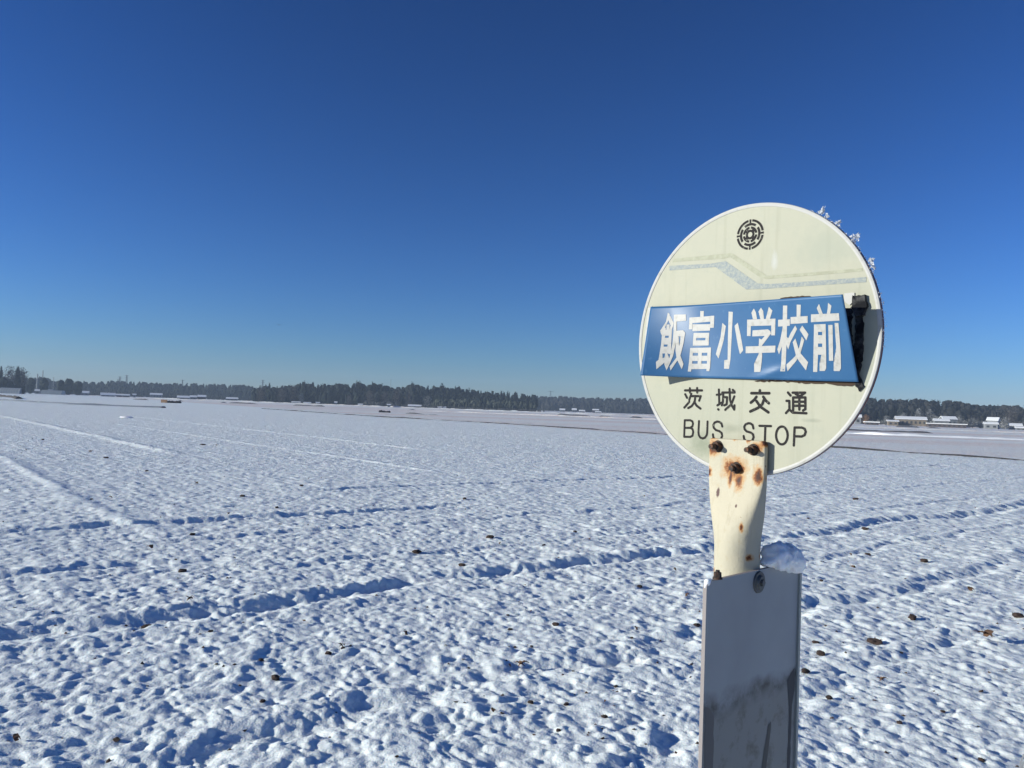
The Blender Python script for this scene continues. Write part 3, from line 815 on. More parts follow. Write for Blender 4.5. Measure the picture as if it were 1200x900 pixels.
SH = {"飯":[[[101,92],[111,117],[108,188],[75,414],[68,353],[94,224]],[[101,92],[117,157],[134,244],[131,298],[120,285],[101,175]],[[76,322],[95,310],[95,423],[90,550],[91,581],[87,675],[89,735],[84,796],[72,797],[72,755],[78,530],[78,420]],[[98,267],[113,263],[114,344],[99,344]],[[75,341],[124,336],[125,422],[78,426]],[[79,457],[124,453],[124,548],[80,551]],[[79,582],[124,579],[124,674],[77,678]],[[118,285],[130,295],[126,334],[126,684],[115,685],[108,580],[112,456],[114,336]],[[61,801],[72,767],[102,728],[106,784],[66,904]],[[100,672],[110,676],[125,780],[110,913],[99,830],[98,734]],[[135,125],[201,127],[201,214],[136,225]],[[135,125],[150,126],[150,358],[147,539],[137,707],[113,895],[106,848],[121,732],[132,539],[136,358]],[[147,356],[185,347],[196,385],[190,428],[148,433]],[[172,394],[196,385],[186,537],[171,704],[128,913],[123,858],[153,730],[165,574],[172,478]],[[148,425],[162,436],[164,538],[169,681],[186,816],[178,891],[155,753],[148,634]]],"富":[[[283,88],[304,91],[300,172],[281,170]],[[220,172],[362,161],[359,236],[219,250]],[[220,172],[237,171],[233,334],[215,338]],[[341,161],[362,161],[355,321],[334,322]],[[236,268],[336,271],[332,358],[234,360]],[[240,386],[327,388],[324,455],[237,453]],[[235,489],[322,489],[319,558],[233,560]],[[237,448],[253,448],[250,494],[235,494]],[[305,450],[324,451],[322,494],[302,493]],[[219,593],[332,586],[329,656],[217,660]],[[216,699],[327,697],[324,766],[212,772]],[[211,810],[322,805],[318,874],[207,886]],[[217,654],[232,654],[226,818],[220,918],[205,918],[212,784]],[[259,653],[279,653],[272,810],[253,811]],[[310,653],[329,653],[323,791],[314,906],[298,905],[304,791]]],"小":[[[444,117],[467,124],[448,452],[431,743],[419,870],[393,869],[398,757],[416,749],[428,451]],[[404,263],[422,304],[403,495],[368,735],[355,676],[388,449]],[[488,267],[496,421],[502,626],[483,678],[477,565],[469,306]]],"学":[[[580,96],[588,145],[590,232],[569,230],[565,148]],[[617,90],[626,134],[625,236],[607,234],[602,137]],[[657,86],[672,136],[653,244],[632,247],[650,132]],[[539,233],[682,236],[677,318],[536,316]],[[539,233],[560,234],[547,444],[529,443]],[[662,236],[682,236],[669,442],[650,441]],[[561,373],[638,365],[649,388],[650,420],[634,446],[556,449]],[[651,418],[599,568],[584,567],[589,475],[601,492],[622,439]],[[517,577],[665,570],[659,655],[513,665]],[[584,546],[601,546],[593,719],[577,903],[546,907],[550,799],[569,794],[578,676]]],"校":[[[727,82],[747,85],[727,408],[695,891],[674,892],[706,407]],[[694,252],[750,251],[745,329],[689,335]],[[712,337],[726,339],[705,524],[676,679],[671,617],[691,500]],[[720,443],[726,472],[738,525],[722,620],[717,559]],[[792,81],[811,86],[800,232],[783,230]],[[755,226],[834,222],[829,303],[750,309]],[[771,329],[777,372],[736,534],[728,490],[747,410]],[[803,332],[825,438],[811,512],[788,381]],[[793,464],[802,505],[776,665],[752,758],[706,890],[705,806],[751,700],[774,596]],[[748,531],[763,486],[772,630],[776,665],[804,774],[789,875],[761,746],[754,688]]],"前":[[[893,89],[902,209],[886,207],[880,136]],[[933,82],[945,119],[933,213],[919,211],[927,149]],[[850,206],[971,207],[968,291],[844,297]],[[856,325],[874,325],[852,688],[837,891],[819,892],[835,642]],[[856,325],[907,324],[902,415],[851,412]],[[854,451],[895,453],[890,551],[848,550]],[[846,591],[887,592],[882,684],[840,684]],[[892,325],[907,324],[890,643],[878,846],[870,878],[848,879],[853,784],[866,778],[873,643]],[[918,336],[936,337],[913,755],[895,755]],[[946,316],[962,318],[951,644],[940,844],[932,877],[908,876],[914,775],[925,771],[935,599]]]}
for ci, (k, polys) in enumerate(SH.items()):
    bm = bmesh.new()
    for pi, poly in enumerate(polys):
        b2 = bmesh.new()
        f = b2.faces.new([b2.verts.new((p[0] / 1000., p[1] / 1000., 0)) for p in poly])
        bmesh.ops.triangulate(b2, faces=b2.faces)
        for ax, stp in ((0, .02), (1, .06)):
            lo = min(v.co[ax] for v in b2.verts); hi = max(v.co[ax] for v in b2.verts)
            c = math.ceil(lo / stp) * stp
            while c < hi:
                no = (1, 0, 0) if ax == 0 else (0, 1, 0); pc = (c, 0, 0) if ax == 0 else (0, c, 0)
                bmesh.ops.bisect_plane(b2, geom=list(b2.verts) + list(b2.edges) + list(b2.faces), plane_co=pc, plane_no=no)
                c += stp
        mp = {}
        for v in b2.verts: mp[v] = bm.verts.new(S_(v.co.x, v.co.y, .0003 + .00003 * pi))
        for f in b2.faces:
            try:
                g = bm.faces.new([mp[v] for v in f.verts]); g.normal_update()
                if g.normal.y > 0: g.normal_flip()
            except ValueError: pass
        b2.free()
    sign_part('character', bm_mesh('character', bm, white_l), plate, 'white character ' + k + ' on the blue plate')

# the post: flat and wide where the disc is bolted on, round below
def post_mesh():
    bm = bmesh.new(); rows = []
    zs = [-.1655, -.168, -.175, -.19, -.21, -.225, -.24, -.26, -.28, -.30, -.32, -.34, -.36, -.38, -.42, -.5, -.8, -1.2, -(C0.z - footz) - .25]
    for z in zs:
        t = min(1, max(0, (-z - .215) / .125)); t = t * t * (3 - 2 * t)
        hw = .0525 * (1 - t) + .0365 * t; hd = .0065 * (1 - t) + .0365 * t
        if z > -.167: hw -= .004
        ex = 6.0 * (1 - t) + 2.0 * t
        yc = -.0095 * (1 - t) + (-.004) * t
        n_ = 48; row = []
        for k in range(n_):
            a_ = 2 * math.pi * k / n_
            c_, s_ = math.cos(a_), math.sin(a_)
            row.append(bm.verts.new((-.0025 + hw * math.copysign(abs(c_) ** (2 / ex), c_), yc + hd * math.copysign(abs(s_) ** (2 / ex), s_), z)))
        rows.append(row)
    for A_, B_ in zip(rows[:-1], rows[1:]):
        for k in range(48): bm.faces.new((A_[k], A_[(k + 1) % 48], B_[(k + 1) % 48], B_[k])).smooth = True
    bm.faces.new(rows[0]); bm.faces.new(rows[-1])
    bmesh.ops.recalc_face_normals(bm, faces=bm.faces)
    return bm_mesh('post', bm, post_m)
post = sign_part('post', post_mesh(), None, 'cream painted post, flattened at the top and rust stained')
# bolts: hexagonal head with nut and stub
def bolt_mesh(r_, ln):
    bm = bmesh.new()
    def cyl(rad, y0, y1, n_):
        A_ = [bm.verts.new((rad * math.cos(2 * math.pi * k / n_), y0, rad * math.sin(2 * math.pi * k / n_))) for k in range(n_)]
        B_ = [bm.verts.new((rad * .93 * math.cos(2 * math.pi * k / n_), y1, rad * .93 * math.sin(2 * math.pi * k / n_))) for k in range(n_)]
        for k in range(n_): bm.faces.new((A_[k], A_[(k + 1) % n_], B_[(k + 1) % n_], B_[k]))
        bm.faces.new(B_); bm.faces.new(A_)
    cyl(r_ * 1.25, .001, -.0015, 20); cyl(r_, -.0013, -.009, 6); cyl(r_ * .55, -.0088, -ln, 12)
    bmesh.ops.recalc_face_normals(bm, faces=bm.faces)
    return bm_mesh('bolt', bm, bolt_m)
for (x, z, r_, ln) in ((-.0365, -.1785, .0084, .021), (.030, -.1800, .0080, .021), (-.0005, -.2115, .0082, .016)):
    sign_part('bolt', bolt_mesh(r_, ln), post, None, (x, -.0160, z))
# footing
bm = bmesh.new()
bmesh.ops.create_cone(bm, cap_ends=True, segments=40, radius1=.24, radius2=.21, depth=.16)
bmesh.ops.bevel(bm, geom=[e for e in bm.edges], offset=.008, segments=2, affect='EDGES')
sign_part('base', bm_mesh('base', bm, concrete), None, None, (-.0025, -.004, -(C0.z - footz) + .06))

# timetable board, turned at right angles to the disc, clamped in front of the post
bang = math.radians(44)
nb = Vector((math.sin(bang), -math.cos(bang), 0)); eb = Vector((math.cos(bang), math.sin(bang), 0))
axisw = C0 + SR * (-.0025) + NR * .004
P0 = axisw + nb * (.0365 + .0035) + Vector((0, 0, -.371))
inv = Matrix.Rotation(-math.atan2(SR.y, SR.x), 4, 'Z')
bl = inv @ (P0 - Vector((C0.x, C0.y, footz)))
W0, W1, HB = -.157, .134, 1.02
def rounded(x0, x1, z0, z1, r_, n_=6):
    pts = []
    for (cx, cz, a0) in ((x1 - r_, z1 - r_, 0), (x0 + r_, z1 - r_, 90), (x0 + r_, z0 + r_, 180), (x1 - r_, z0 + r_, 270)):
        for k in range(n_ + 1):
            t = math.radians(a0 + 90 * k / n_); pts.append((cx + r_ * math.cos(t), cz + r_ * math.sin(t)))
    return pts
bm = bmesh.new()
pts = rounded(W0, W1, -HB, 0, .010)
f1_ = [bm.verts.new((p[0], -.003, p[1])) for p in pts]; f2_ = [bm.verts.new((p[0], .003, p[1])) for p in pts]
fa = bm.faces.new(f1_); fb = bm.faces.new(f2_)
for k in range(len(pts)):
    g = bm.faces.new((f1_[k], f1_[(k + 1) % len(pts)], f2_[(k + 1) % len(pts)], f2_[k])); g.material_index = 1
bmesh.ops.recalc_face_normals(bm, faces=bm.faces)
me = bm_mesh('timetable_board', bm); me.materials.append(board_m); me.materials.append(board_edge)
board = link('timetable_board', me, parent=root, loc=bl)
board.rotation_euler = (0, 0, math.atan2(eb.y, eb.x) - math.atan2(SR.y, SR.x))
tag(board, 'grey weathered timetable board with a wavy mud line')
# raised side channels at the lower part, mud streak, washer and bolt
def box_me(name, x0, x1, y0, y1, z0, z1, m, bev=.001):
    bm = bmesh.new(); bmesh.ops.create_cube(bm, size=1)
    for v in bm.verts: v.co = Vector(((x0 + x1) / 2 + v.co.x * (x1 - x0), (y0 + y1) / 2 + v.co.y * (y1 - y0), (z0 + z1) / 2 + v.co.z * (z1 - z0)))
    bmesh.ops.bevel(bm, geom=list(bm.edges), offset=bev, segments=2, affect='EDGES')
    return bm_mesh(name, bm, m)
frame_m = new_mat('board_trim', (0.30, 0.33, 0.32), 0.35, 0.3)
link('edge_trim', box_me('edge_trim', W1 - .006, W1 + .003, -.006, .006, -HB, -.02, frame_m), parent=board)
def streak(name, poly, y, m, seed):
    rng = random.Random(seed); bm = bmesh.new(); pts = []
    for i in range(len(poly)):
        a_ = Vector(poly[i]); b_ = Vector(poly[(i + 1) % len(poly)]); m_ = max(1, int((b_ - a_).length / .012))
        for k in range(m_):
            p = a_.lerp(b_, k / m_); pts.append((p.x + rng.uniform(-.0015, .0015), p.y + rng.uniform(-.001, .001)))
    f = bm.faces.new([bm.verts.new((p[0], y, p[1])) for p in pts]); f.normal_update()
    if f.normal.y > 0: f.normal_flip()
    bmesh.ops.triangulate(bm, faces=bm.faces)
    return bm_mesh(name, bm, m)
link('mud_streak', streak('mud_streak', [(-.152, -.182), (-.142, -.186), (-.128, -.20), (-.126, -.30), (-.122, -.5), (-.152, -.5)], -.0034, new_mat('mud_a', (.16, .145, .13), .9), 1), parent=board)
link('mud_streak', streak('mud_streak', [(.035, -.255), (.047, -.250), (.030, -.34), (.012, -.45), (-.004, -.45), (.012, -.34)], -.0034, new_mat('mud_b', (.13, .12, .10), .9), 2), parent=board)
link('mud_streak', streak('mud_streak', [(.098, -.195), (.122, -.178), (.126, -.205), (.116, -.24), (.112, -.45), (.104, -.45), (.106, -.24)], -.0034, new_mat('mud_c', (.09, .085, .08), .9), 3), parent=board)
bm = bmesh.new()
def cylx(rad, y0, y1, n_, s=.95):
    A_ = [bm.verts.new((rad * math.cos(2 * math.pi * k / n_), y0, rad * math.sin(2 * math.pi * k / n_))) for k in range(n_)]
    B_ = [bm.verts.new((s * rad * math.cos(2 * math.pi * k / n_), y1, s * rad * math.sin(2 * math.pi * k / n_))) for k in range(n_)]
    for k in range(n_): bm.faces.new((A_[k], A_[(k + 1) % n_], B_[(k + 1) % n_], B_[k]))
    bm.faces.new(B_)
cylx(.0175, -.003, -.0055, 28); cylx(.012, -.0054, -.0095, 24, .8); cylx(.0055, -.0094, -.0125, 6)
bmesh.ops.recalc_face_normals(bm, faces=bm.faces)
link('washer_bolt', bm_mesh('washer_bolt', bm, washer_m), parent=board, loc=(-.006, 0, -.019), label='dark round bolt and washer at the top of the board')
link('bracket_bolt', bolt_mesh(.006, .012), parent=board, loc=(-.128, -.003, .002), rot=(math.radians(-90), 0, 0))

# ---------------------------------------------------------------- snow clinging to the sign
from mathutils import noise as mn
def snow_lump(name, balls, label, loc, rotz=0.0, sub=4, rough=.18, seed=0, group=None):
    """one closed soft surface wrapped round a few overlapping balls, seen from their middle"""
    rng = random.Random(seed)
    cx = sum(b[0] * b[3] for b in balls) / sum(b[3] for b in balls)
    cz = sum(b[2] * b[3] for b in balls) / sum(b[3] for b in balls) 
    bm = bmesh.new(); bmesh.ops.create_icosphere(bm, subdivisions=sub, radius=1)
    off = Vector((rng.random() * 9, rng.random() * 9, rng.random() * 9))
    for v in bm.verts:
        dr = v.co.normalized(); best = 0.0
        for (x, y, z, r_, sz) in balls:
            # ray from the middle against an ellipsoid flattened in z
            o_ = Vector((cx - x, -y, (cz - z) / sz)); d_ = Vector((dr.x, dr.y, dr.z / sz))
            A_ = d_.dot(d_); B_ = o_.dot(d_); C_ = o_.dot(o_) - r_ * r_
            D_ = B_ * B_ - A_ * C_
            if D_ > 0:
                tt = (-B_ + math.sqrt(D_)) / A_
                if tt > 0: best += tt ** 8
        best = best ** .125
        base_r = min(b[3] for b in balls) * .5
        best = max(best, base_r)
        k = 1 + rough * (.5 * mn.noise(dr * 2.2 + off) + .28 * mn.noise(dr * 6 + off) + .12 * mn.noise(dr * 15 + off))
        v.co = Vector((cx, 0, cz)) + dr * best * k
    for _ in range(2): bmesh.ops.smooth_vert(bm, verts=bm.verts, factor=.4, use_axis_x=True, use_axis_y=True, use_axis_z=True)
    return link(name, bm_mesh(name, bm, clump_snow, True), loc=loc, rot=(0, 0, rotz), label=label, cat='snow', group=group)
brot = math.atan2(eb.y, eb.x)
snow_lump('snow_clump', [(.026, 0, .006, .012, .7), (.048, -.002, .014, .021, .95), (.076, 0, .012, .026, .85), (.100, -.002, .006, .024, .85), (.116, 0, -.004, .016, 1.0), (.090, .003, .020, .018, .7), (.058, .002, .028, .013, .8)],
          'large lump of old snow on the top right corner of the timetable board', P0, brot, 5, .5, 1)
snow_lump('snow_clump', [(-.151, 0, -.002, .0050, 1.1), (-.144, 0, .001, .0040, .8), (-.155, 0, -.008, .0035, 1.2)],
          'small lump of snow on the top left corner of the timetable board', P0, brot, 3, .25, 2)
edge = []
names = ['pointed tuft of frost on the upper right rim of the round sign, highest of four',
         'small crumb of frost on the sign rim between the pointed tuft and the largest lump',
         'largest lump of snow on the right rim of the round sign',
         'ragged frost tuft on the right rim of the round sign, lowest of four']
def on_rim(px_t, out=.003, back=.006):
    a_ = math.radians(px_t); r_ = .225 + out
    return C0 + SR * (r_ * math.cos(a_)) - NR * back + Vector((0, 0, r_ * math.sin(a_)))
def frost(balls_, label, ang, seed):
    balls_ = [(x * .7, y, z * .65, r_ * .52, sz) for x, y, z, r_, sz in balls_]
    p = on_rim(ang)
    bm = bmesh.new(); rg = random.Random(seed)
    for (x, y, z, r_, sz) in balls_:
        n_ = int(26 * (r_ / .005) ** 1.3) + 12
        for _ in range(n_):
            dv = Vector((rg.gauss(0, 1), rg.gauss(0, 1), rg.gauss(0, 1))).normalized() * r_ * rg.random() ** .45
            c = Vector((x + dv.x, y + dv.y, z + dv.z * sz)); s_ = rg.uniform(.0007, .0019)
            ax = Vector((dv.x * .6 + rg.gauss(0, .002), dv.y, dv.z + rg.uniform(0, .003))); ax = ax.normalized() * s_ * rg.uniform(1.0, 2.2)
            q = [c - ax * .6] + [c + Vector((rg.uniform(-1, 1), rg.uniform(-1, 1), rg.uniform(-1, 1))) * s_ for _ in range(3)] + [c + ax]
            vs = [bm.verts.new(p_) for p_ in q]
            for tri in ((0, 1, 2), (0, 2, 3), (0, 3, 1), (4, 2, 1), (4, 3, 2), (4, 1, 3)): bm.faces.new([vs[k] for k in tri])
    link('snow_tuft', bm_mesh('snow_tuft', bm, frost_m), loc=p, rot=(0, 0, math.atan2(SR.y, SR.x)), label=label, cat='frost')
frost([(0, 0, .004, .0075, 1.1), (.002, 0, .011, .005, 1.4), (-.006, 0, .005, .004, 1), (.009, .002, -.004, .003, 1), (.013, 0, -.009, .0025, 1)], names[0], 56.5, 3)
frost([(0, 0, .002, .0045, 1.1), (.004, 0, .004, .003, 1), (-.004, 0, .002, .0025, 1), (.003, 0, -.006, .003, 1)], names[1], 48.5, 4)
frost([(0, 0, .002, .009, 1.1), (.006, 0, -.002, .008, 1.1), (.001, -.003, -.008, .007, 1), (.007, .002, .006, .005, 1)], names[2], 39.5, 5)
frost([(0, 0, .006, .0055, 1), (.003, 0, -.002, .0055, 1), (.007, 0, -.010, .005, 1.1), (.005, 0, .008, .003, 1), (.009, 0, -.015, .003, 1)], names[3], 27.5, 6)
# thin rime along the right rim
bm = bmesh.new(); rng = random.Random(3)
for i in range(170):
    a_ = math.radians(rng.uniform(-5, 62)); r_ = .2255; s_ = rng.uniform(.0006, .0022)
    c = Vector((r_ * math.cos(a_), rng.uniform(0, .011), r_ * math.sin(a_)))
    q = [c + Vector((rng.uniform(-1, 1), rng.uniform(-1, 1), rng.uniform(-1, 1))) * s_ for _ in range(4)]
    vs = [bm.verts.new(p) for p in q]
    for t in ((0, 1, 2), (0, 1, 3), (0, 2, 3), (1, 2, 3)): bm.faces.new([vs[k] for k in t])
link('rime', bm_mesh('rime', bm, clump_snow), loc=C0, rot=(0, 0, math.atan2(SR.y, SR.x)), label='thin line of rime along the right rim of the round sign', cat='frost', kind='stuff')

# ---------------------------------------------------------------- far woods
def fol_mat(name, c1_, c2_, sc=.25):
    m = new_mat(name, c1_, .9, spec=.1)
    g = N(m, 'ShaderNodeNewGeometry').outputs['Position']
    L(m, mixc(m, ramp(m, noise(m, g, sc, 3, .7), .35, .65), c1_, c2_), P(m).inputs['Base Color'])
    return m
f_dark = fol_mat('evergreen', (.010, .016, .016), (.022, .030, .026))
f_brown = fol_mat('winter_twigs', (.075, .068, .066), (.13, .12, .115))
f_frost = fol_mat('frosted_twigs', (.17, .175, .17), (.30, .30, .30))
f_mix = fol_mat('hill_woods', (.012, .017, .018), (.036, .034, .032), .06)
bark = new_mat('bark', (.06, .05, .045), .95)

def crown_body(kind, h, w, rng):
    """uneven closed inner mass of boughs"""
    K, Z = 7, 6
    zs = np.linspace(.02, .93, Z)
    if kind == 'cone': pr = (1 - zs) ** .8 * .80 + .04
    elif kind == 'round': pr = np.sqrt(np.clip(1 - ((zs - .48) / .5) ** 2, .02, 1)) * .80
    else: pr = np.clip((1.0 - zs) * 2.2, .06, 1) ** .6 * .72
    g = np.zeros((Z, K, 3))
    ph = rng.random() * 6
    for i in range(Z):
        rr_ = pr[i] * w / 2 * rng.uniform(.62, 1.15, K)
        a = np.arange(K) / K * 2 * np.pi + ph + rng.normal(size=K) * .15
        g[i, :, 0] = np.cos(a) * rr_; g[i, :, 1] = np.sin(a) * rr_; g[i, :, 2] = (zs[i] + rng.normal(size=K) * .035) * h
    T_ = []
    for i in range(Z - 1):
        for k in range(K):
            a_, b_, c_, d_ = g[i, k], g[i, (k + 1) % K], g[i + 1, (k + 1) % K], g[i + 1, k]
            T_ += [(a_, b_, c_), (a_, c_, d_)]
    tip = np.array([0, 0, h * .97])
    for k in range(K): T_.append((g[-1, k], g[-1, (k + 1) % K], tip))
    return np.array(T_)

def tree_tris(kind, h, w, n, rng, solid=True):
    """many small leaf-sized faces spread through a crown; returns (m,3,3)"""
    t = rng.random(n)
    if kind == 'cone':
        zz = .12 + .88 * t ** .85
        prof = (1 - zz) ** .75 * (1 + .28 * np.sin(zz * 26 + rng.random() * 6))
        rad = prof * w / 2 * (0.55 + .45 * rng.random(n)) + .12
    elif kind == 'round':
        zz = .12 + .88 * t
        q = (zz - .52) / .48
        rad = np.sqrt(np.clip(1 - q * q, 0, 1)) * w / 2 * (rng.random(n) ** .4) + .1
    else:   # column of cedar, blunt top
        zz = .1 + .9 * t
        rad = np.clip((1.02 - zz) * 2.2, .05, 1) ** .6 * w / 2 * (0.5 + .5 * rng.random(n))
    a = rng.random(n) * 2 * np.pi
    # lumpy clumps
    lump = 1 + .22 * np.sin(a * 3 + zz * 9 + rng.random() * 9) * np.cos(zz * 13 + rng.random() * 9)
    core = rng.random(n) < .38            # inner boughs, larger and nearer the stem
    rad = np.where(core, rad * .45, rad); zz = np.where(core, zz * .86, zz)
    c = np.stack([np.cos(a) * rad * lump, np.sin(a) * rad * lump, zz * h], 1)
    body = crown_body(kind, h, w, rng) if solid else None
    s = (0.035 * h + .18) * (0.5 + .9 * rng.random(n))
    s = np.where(core, s * 2.3 * np.minimum(1, 1.6 - zz * 1.1), s)[:, None, None]
    out = c[:, None, :] + rng.normal(size=(n, 3, 3)) * s * np.array([.6, .6, .5])
    return out if body is None else np.concatenate([out, body])

def interp(tab, x):
    xs_ = [p[0] for p in tab]; return np.interp(x, xs_, [p[1] for p in tab])

def ground_xy(bear, D):
    return bear * D, D

def wood(name, label, tops, D0, D1, spacing, mat, kinds, n_tri=46, seed=0, name_cat='wood', wr=(.35, .55), low=0.55, hmin=0.0, vary=.10):
    """tops: table of (tangent of bearing, crown top height in m at D0). front row lower than the back rows"""
    rng = np.random.default_rng(seed)
    t0, t1 = tops[0][0], tops[-1][0]
    out = []
    rows = 5
    for r_ in range(rows):
        D = D0 + (D1 - D0) * r_ / (rows - 1)
        x0, x1 = t0 * D, t1 * D
        n = int((x1 - x0) / spacing)
        for i in range(n):
            x = x0 + (i + rng.random()) * spacing
            y = D + rng.normal() * spacing * .5
            top = interp(tops, x / D) * (D / D0)
            k = (low + (1 - low) * r_ / (rows - 1))
            h = max(1.5, top * k * (1 - vary * rng.random()) + rng.normal() * .15)
            if rng.random() < .06 and r_ >= 2: h *= 1 + vary * .5
            kd = kinds[int(rng.integers(len(kinds)))]
            w = h * rng.uniform(*wr) if kd != 'round' else h * rng.uniform(.55, .8)
            tr = tree_tris(kd, h, w, n_tri, rng)
            tr += np.array([x, y, hmin])
            out.append(tr)
    A = np.concatenate(out); m = len(A)
    me = mesh_arrays(name, A.reshape(-1, 3), np.arange(m * 3).reshape(-1, 3), mat)
    return link(name, me, label=label, cat=name_cat, kind='stuff')

def tb(px):            # tangent of the bearing measured right of straight ahead
    return (px - 600) / 942.0
def ht(px, ytop, D):   # height of something whose top was measured at that elevation
    hor = 478 + .035 * (px - 600)
    return CAMZ + (hor - ytop) / 942.0 * D
def T(lst, D):
    return [(tb(a_), ht(a_, b_, D)) for a_, b_ in lst]

wood('distant_wood', 'low blue hazy wood on the far left skyline', T([(-60, 443), (0, 441), (33, 441.5), (58, 442), (64, 446), (70, 446), (90, 446), (110, 447), (130, 445), (150, 446), (170, 447), (190, 448), (215, 449), (230, 448.5), (250, 450), (270, 450), (284, 449.5), (300, 452)], 900), 900, 960, 3.6, f_dark, ('round', 'col', 'round'), 36, 1, vary=.08)
wood('distant_wood', 'dark evergreen wood in the left centre of the skyline', T([(299, 453), (306, 451), (316, 449.5), (322, 452), (340, 451), (350, 448), (357, 446.8), (370, 448.5), (385, 449.5), (400, 449), (410, 449.5), (418, 446), (424, 448), (431, 449), (437, 447.5), (447, 449), (456, 452), (470, 452.5)], 600), 600, 650, 2.9, f_dark, ('col', 'round', 'round', 'cone'), 48, 2, vary=.08)
wood('distant_wood', 'dark uneven wood in the centre of the skyline', T([(468, 453), (475, 452), (480, 448.5), (486, 448), (492, 451), (500, 451), (510, 450.5), (518, 450), (524, 452), (535, 453), (550, 455), (570, 457), (590, 458.5), (600, 459.5), (615, 461), (630, 463)], 600), 600, 660, 2.9, f_dark, ('col', 'round', 'round', 'cone'), 48, 3, vary=.09)
wood('distant_wood', 'bluish wooded slope behind the middle of the field', T([(622, 463.5), (640, 464), (660, 463.5), (675, 465), (690, 465.5), (700, 465.5), (720, 466), (740, 466), (760, 466.5), (800, 467), (860, 467), (930, 466), (1010, 466)], 950), 950, 1040, 4.5, f_mix, ('round',), 36, 4, vary=.04)
wood('wooded_hill', 'dark wooded hill on the right skyline', T([(985, 465), (1010, 465), (1020, 465.3), (1035, 466.5), (1050, 467.5), (1068, 467.5), (1075, 466.7), (1100, 469), (1110, 469), (1121, 469), (1130, 471.5), (1142, 473.5), (1150, 474), (1165, 474.3), (1175, 473.3), (1185, 473.5), (1200, 475), (1260, 476)], 450), 450, 540, 2.6, f_mix, ('round', 'round', 'col'), 40, 5, vary=.05)
wood('pale_thicket', 'pale greyish green thicket below the dark wood in the centre', T([(506, 472), (512, 467), (530, 467), (550, 467), (570, 468), (590, 468), (612, 469), (628, 472)], 560), 556, 570, 2.6, fol_mat('pale_thicket', (.045, .055, .045), (.08, .088, .07)), ('round', 'col'), 40, 6, 'thicket')
wood('hedge', 'low frosted scrub along the foot of the central woods', T([(425, 471), (432, 469), (442, 471), (455, 469), (470, 473), (500, 474), (510, 475), (530, 477), (560, 478), (600, 479.5), (640, 480)], 545), 545, 552, 2.6, fol_mat('frosted_scrub', (.06, .065, .06), (.14, .14, .14)), ('round',), 34, 7, 'scrub')
wood('hedge', 'grey frosted scrub round the houses below the right hill', T([(1000, 493), (1020, 492), (1050, 492), (1080, 489), (1100, 489), (1125, 491), (1150, 492), (1175, 493), (1200, 494), (1240, 495)], 400), 405, 440, 2.4, fol_mat('grey_scrub', (.06, .062, .06), (.13, .13, .125)), ('round',), 36, 8, 'scrub')
wood('hedge', 'low dark scrub along the far left edge of the field', T([(60, 456), (90, 456), (120, 457.5), (160, 458), (200, 460), (240, 463), (262, 463.5), (300, 466)], 780), 780, 800, 3.2, fol_mat('left_scrub', (.025, .03, .03), (.06, .062, .06)), ('round',), 34, 9, 'scrub')

# individual trees -------------------------------------------------
def limb_bm(bm, a_, b_, ra, rb_, n_=6):
    dv = (b_ - a_).normalized(); x = dv.orthogonal().normalized(); y = dv.cross(x)
    A_ = [bm.verts.new(a_ + (x * math.cos(2 * math.pi * k / n_) + y * math.sin(2 * math.pi * k / n_)) * ra) for k in range(n_)]
    B_ = [bm.verts.new(b_ + (x * math.cos(2 * math.pi * k / n_) + y * math.sin(2 * math.pi * k / n_)) * rb_) for k in range(n_)]
    for k in range(n_): bm.faces.new((A_[k], A_[(k + 1) % n_], B_[(k + 1) % n_], B_[k]))
    bm.faces.new(B_)
def tree(name, px, D, ytop, kind, mat, label, wf=.6, n_tri=420, seed=0, cat='tree', group=None, wpx=None):
    h = ht(px, ytop, D); x = tb(px) * D
    w = wpx * D / 942. if wpx else h * wf
    rng = np.random.default_rng(seed)
    o = link(name, None, loc=(x, D, 0), label=label, cat=cat, group=group)
    bm = bmesh.new(); rnd = random.Random(seed)
    top = Vector((0, 0, h * (.9 if kind != 'round' else .55)))
    limb_bm(bm, Vector((0, 0, -.3)), top, h * .028 + .05, h * .008)
    for k in range(9):
        z = h * rnd.uniform(.25, .55 if kind == 'round' else .8); a_ = rnd.uniform(0, 6.28)
        ln = w * .42 * (1 if kind == 'round' else (1 - z / h) * 1.2 + .1)
        limb_bm(bm, Vector((0, 0, z)), Vector((math.cos(a_) * ln, math.sin(a_) * ln, z + ln * (.8 if kind == 'round' else .15))), h * .011, h * .003, 5)
    link('trunk', bm_mesh('trunk', bm, bark), parent=o)
    bare = mat in (f_brown, f_frost) or name == 'autumn_tree'
    nl = int(n_tri * (3.6 if bare else 1.6))
    tr = tree_tris(kind, h, w, nl, rng, solid=not bare)
    c = tr[:nl].mean(1, keepdims=True); tr[:nl] = c + (tr[:nl] - c) * .5
    link('crown', mesh_arrays('crown', tr.reshape(-1, 3), np.arange(len(tr) * 3).reshape(-1, 3), mat), parent=o)
    return o
tree('bare_tree', 12, 560, 429, 'round', f_brown, 'big round bare tree on the far left, left of the dark conifer', n_tri=420, seed=1, wpx=22)
tree('bare_tree', 26, 565, 431, 'round', f_brown, 'round bare tree just right of the dark conifer on the far left', n_tri=520, seed=2, wpx=16)
tree('conifer', 20.5, 555, 428.5, 'col', f_dark, 'tall dark conifer between the round bare trees on the far left', n_tri=560, seed=3, wpx=9)
tree('evergreen_tree', 1, 550, 429, 'col', f_dark, 'dark tree cut by the left edge of the photo', n_tri=420, seed=4, wpx=6)
tree('evergreen_bush', 4, 545, 441, 'round', f_dark, 'dark rounded evergreen below the leftmost bare tree', n_tri=420, seed=5, wpx=14)
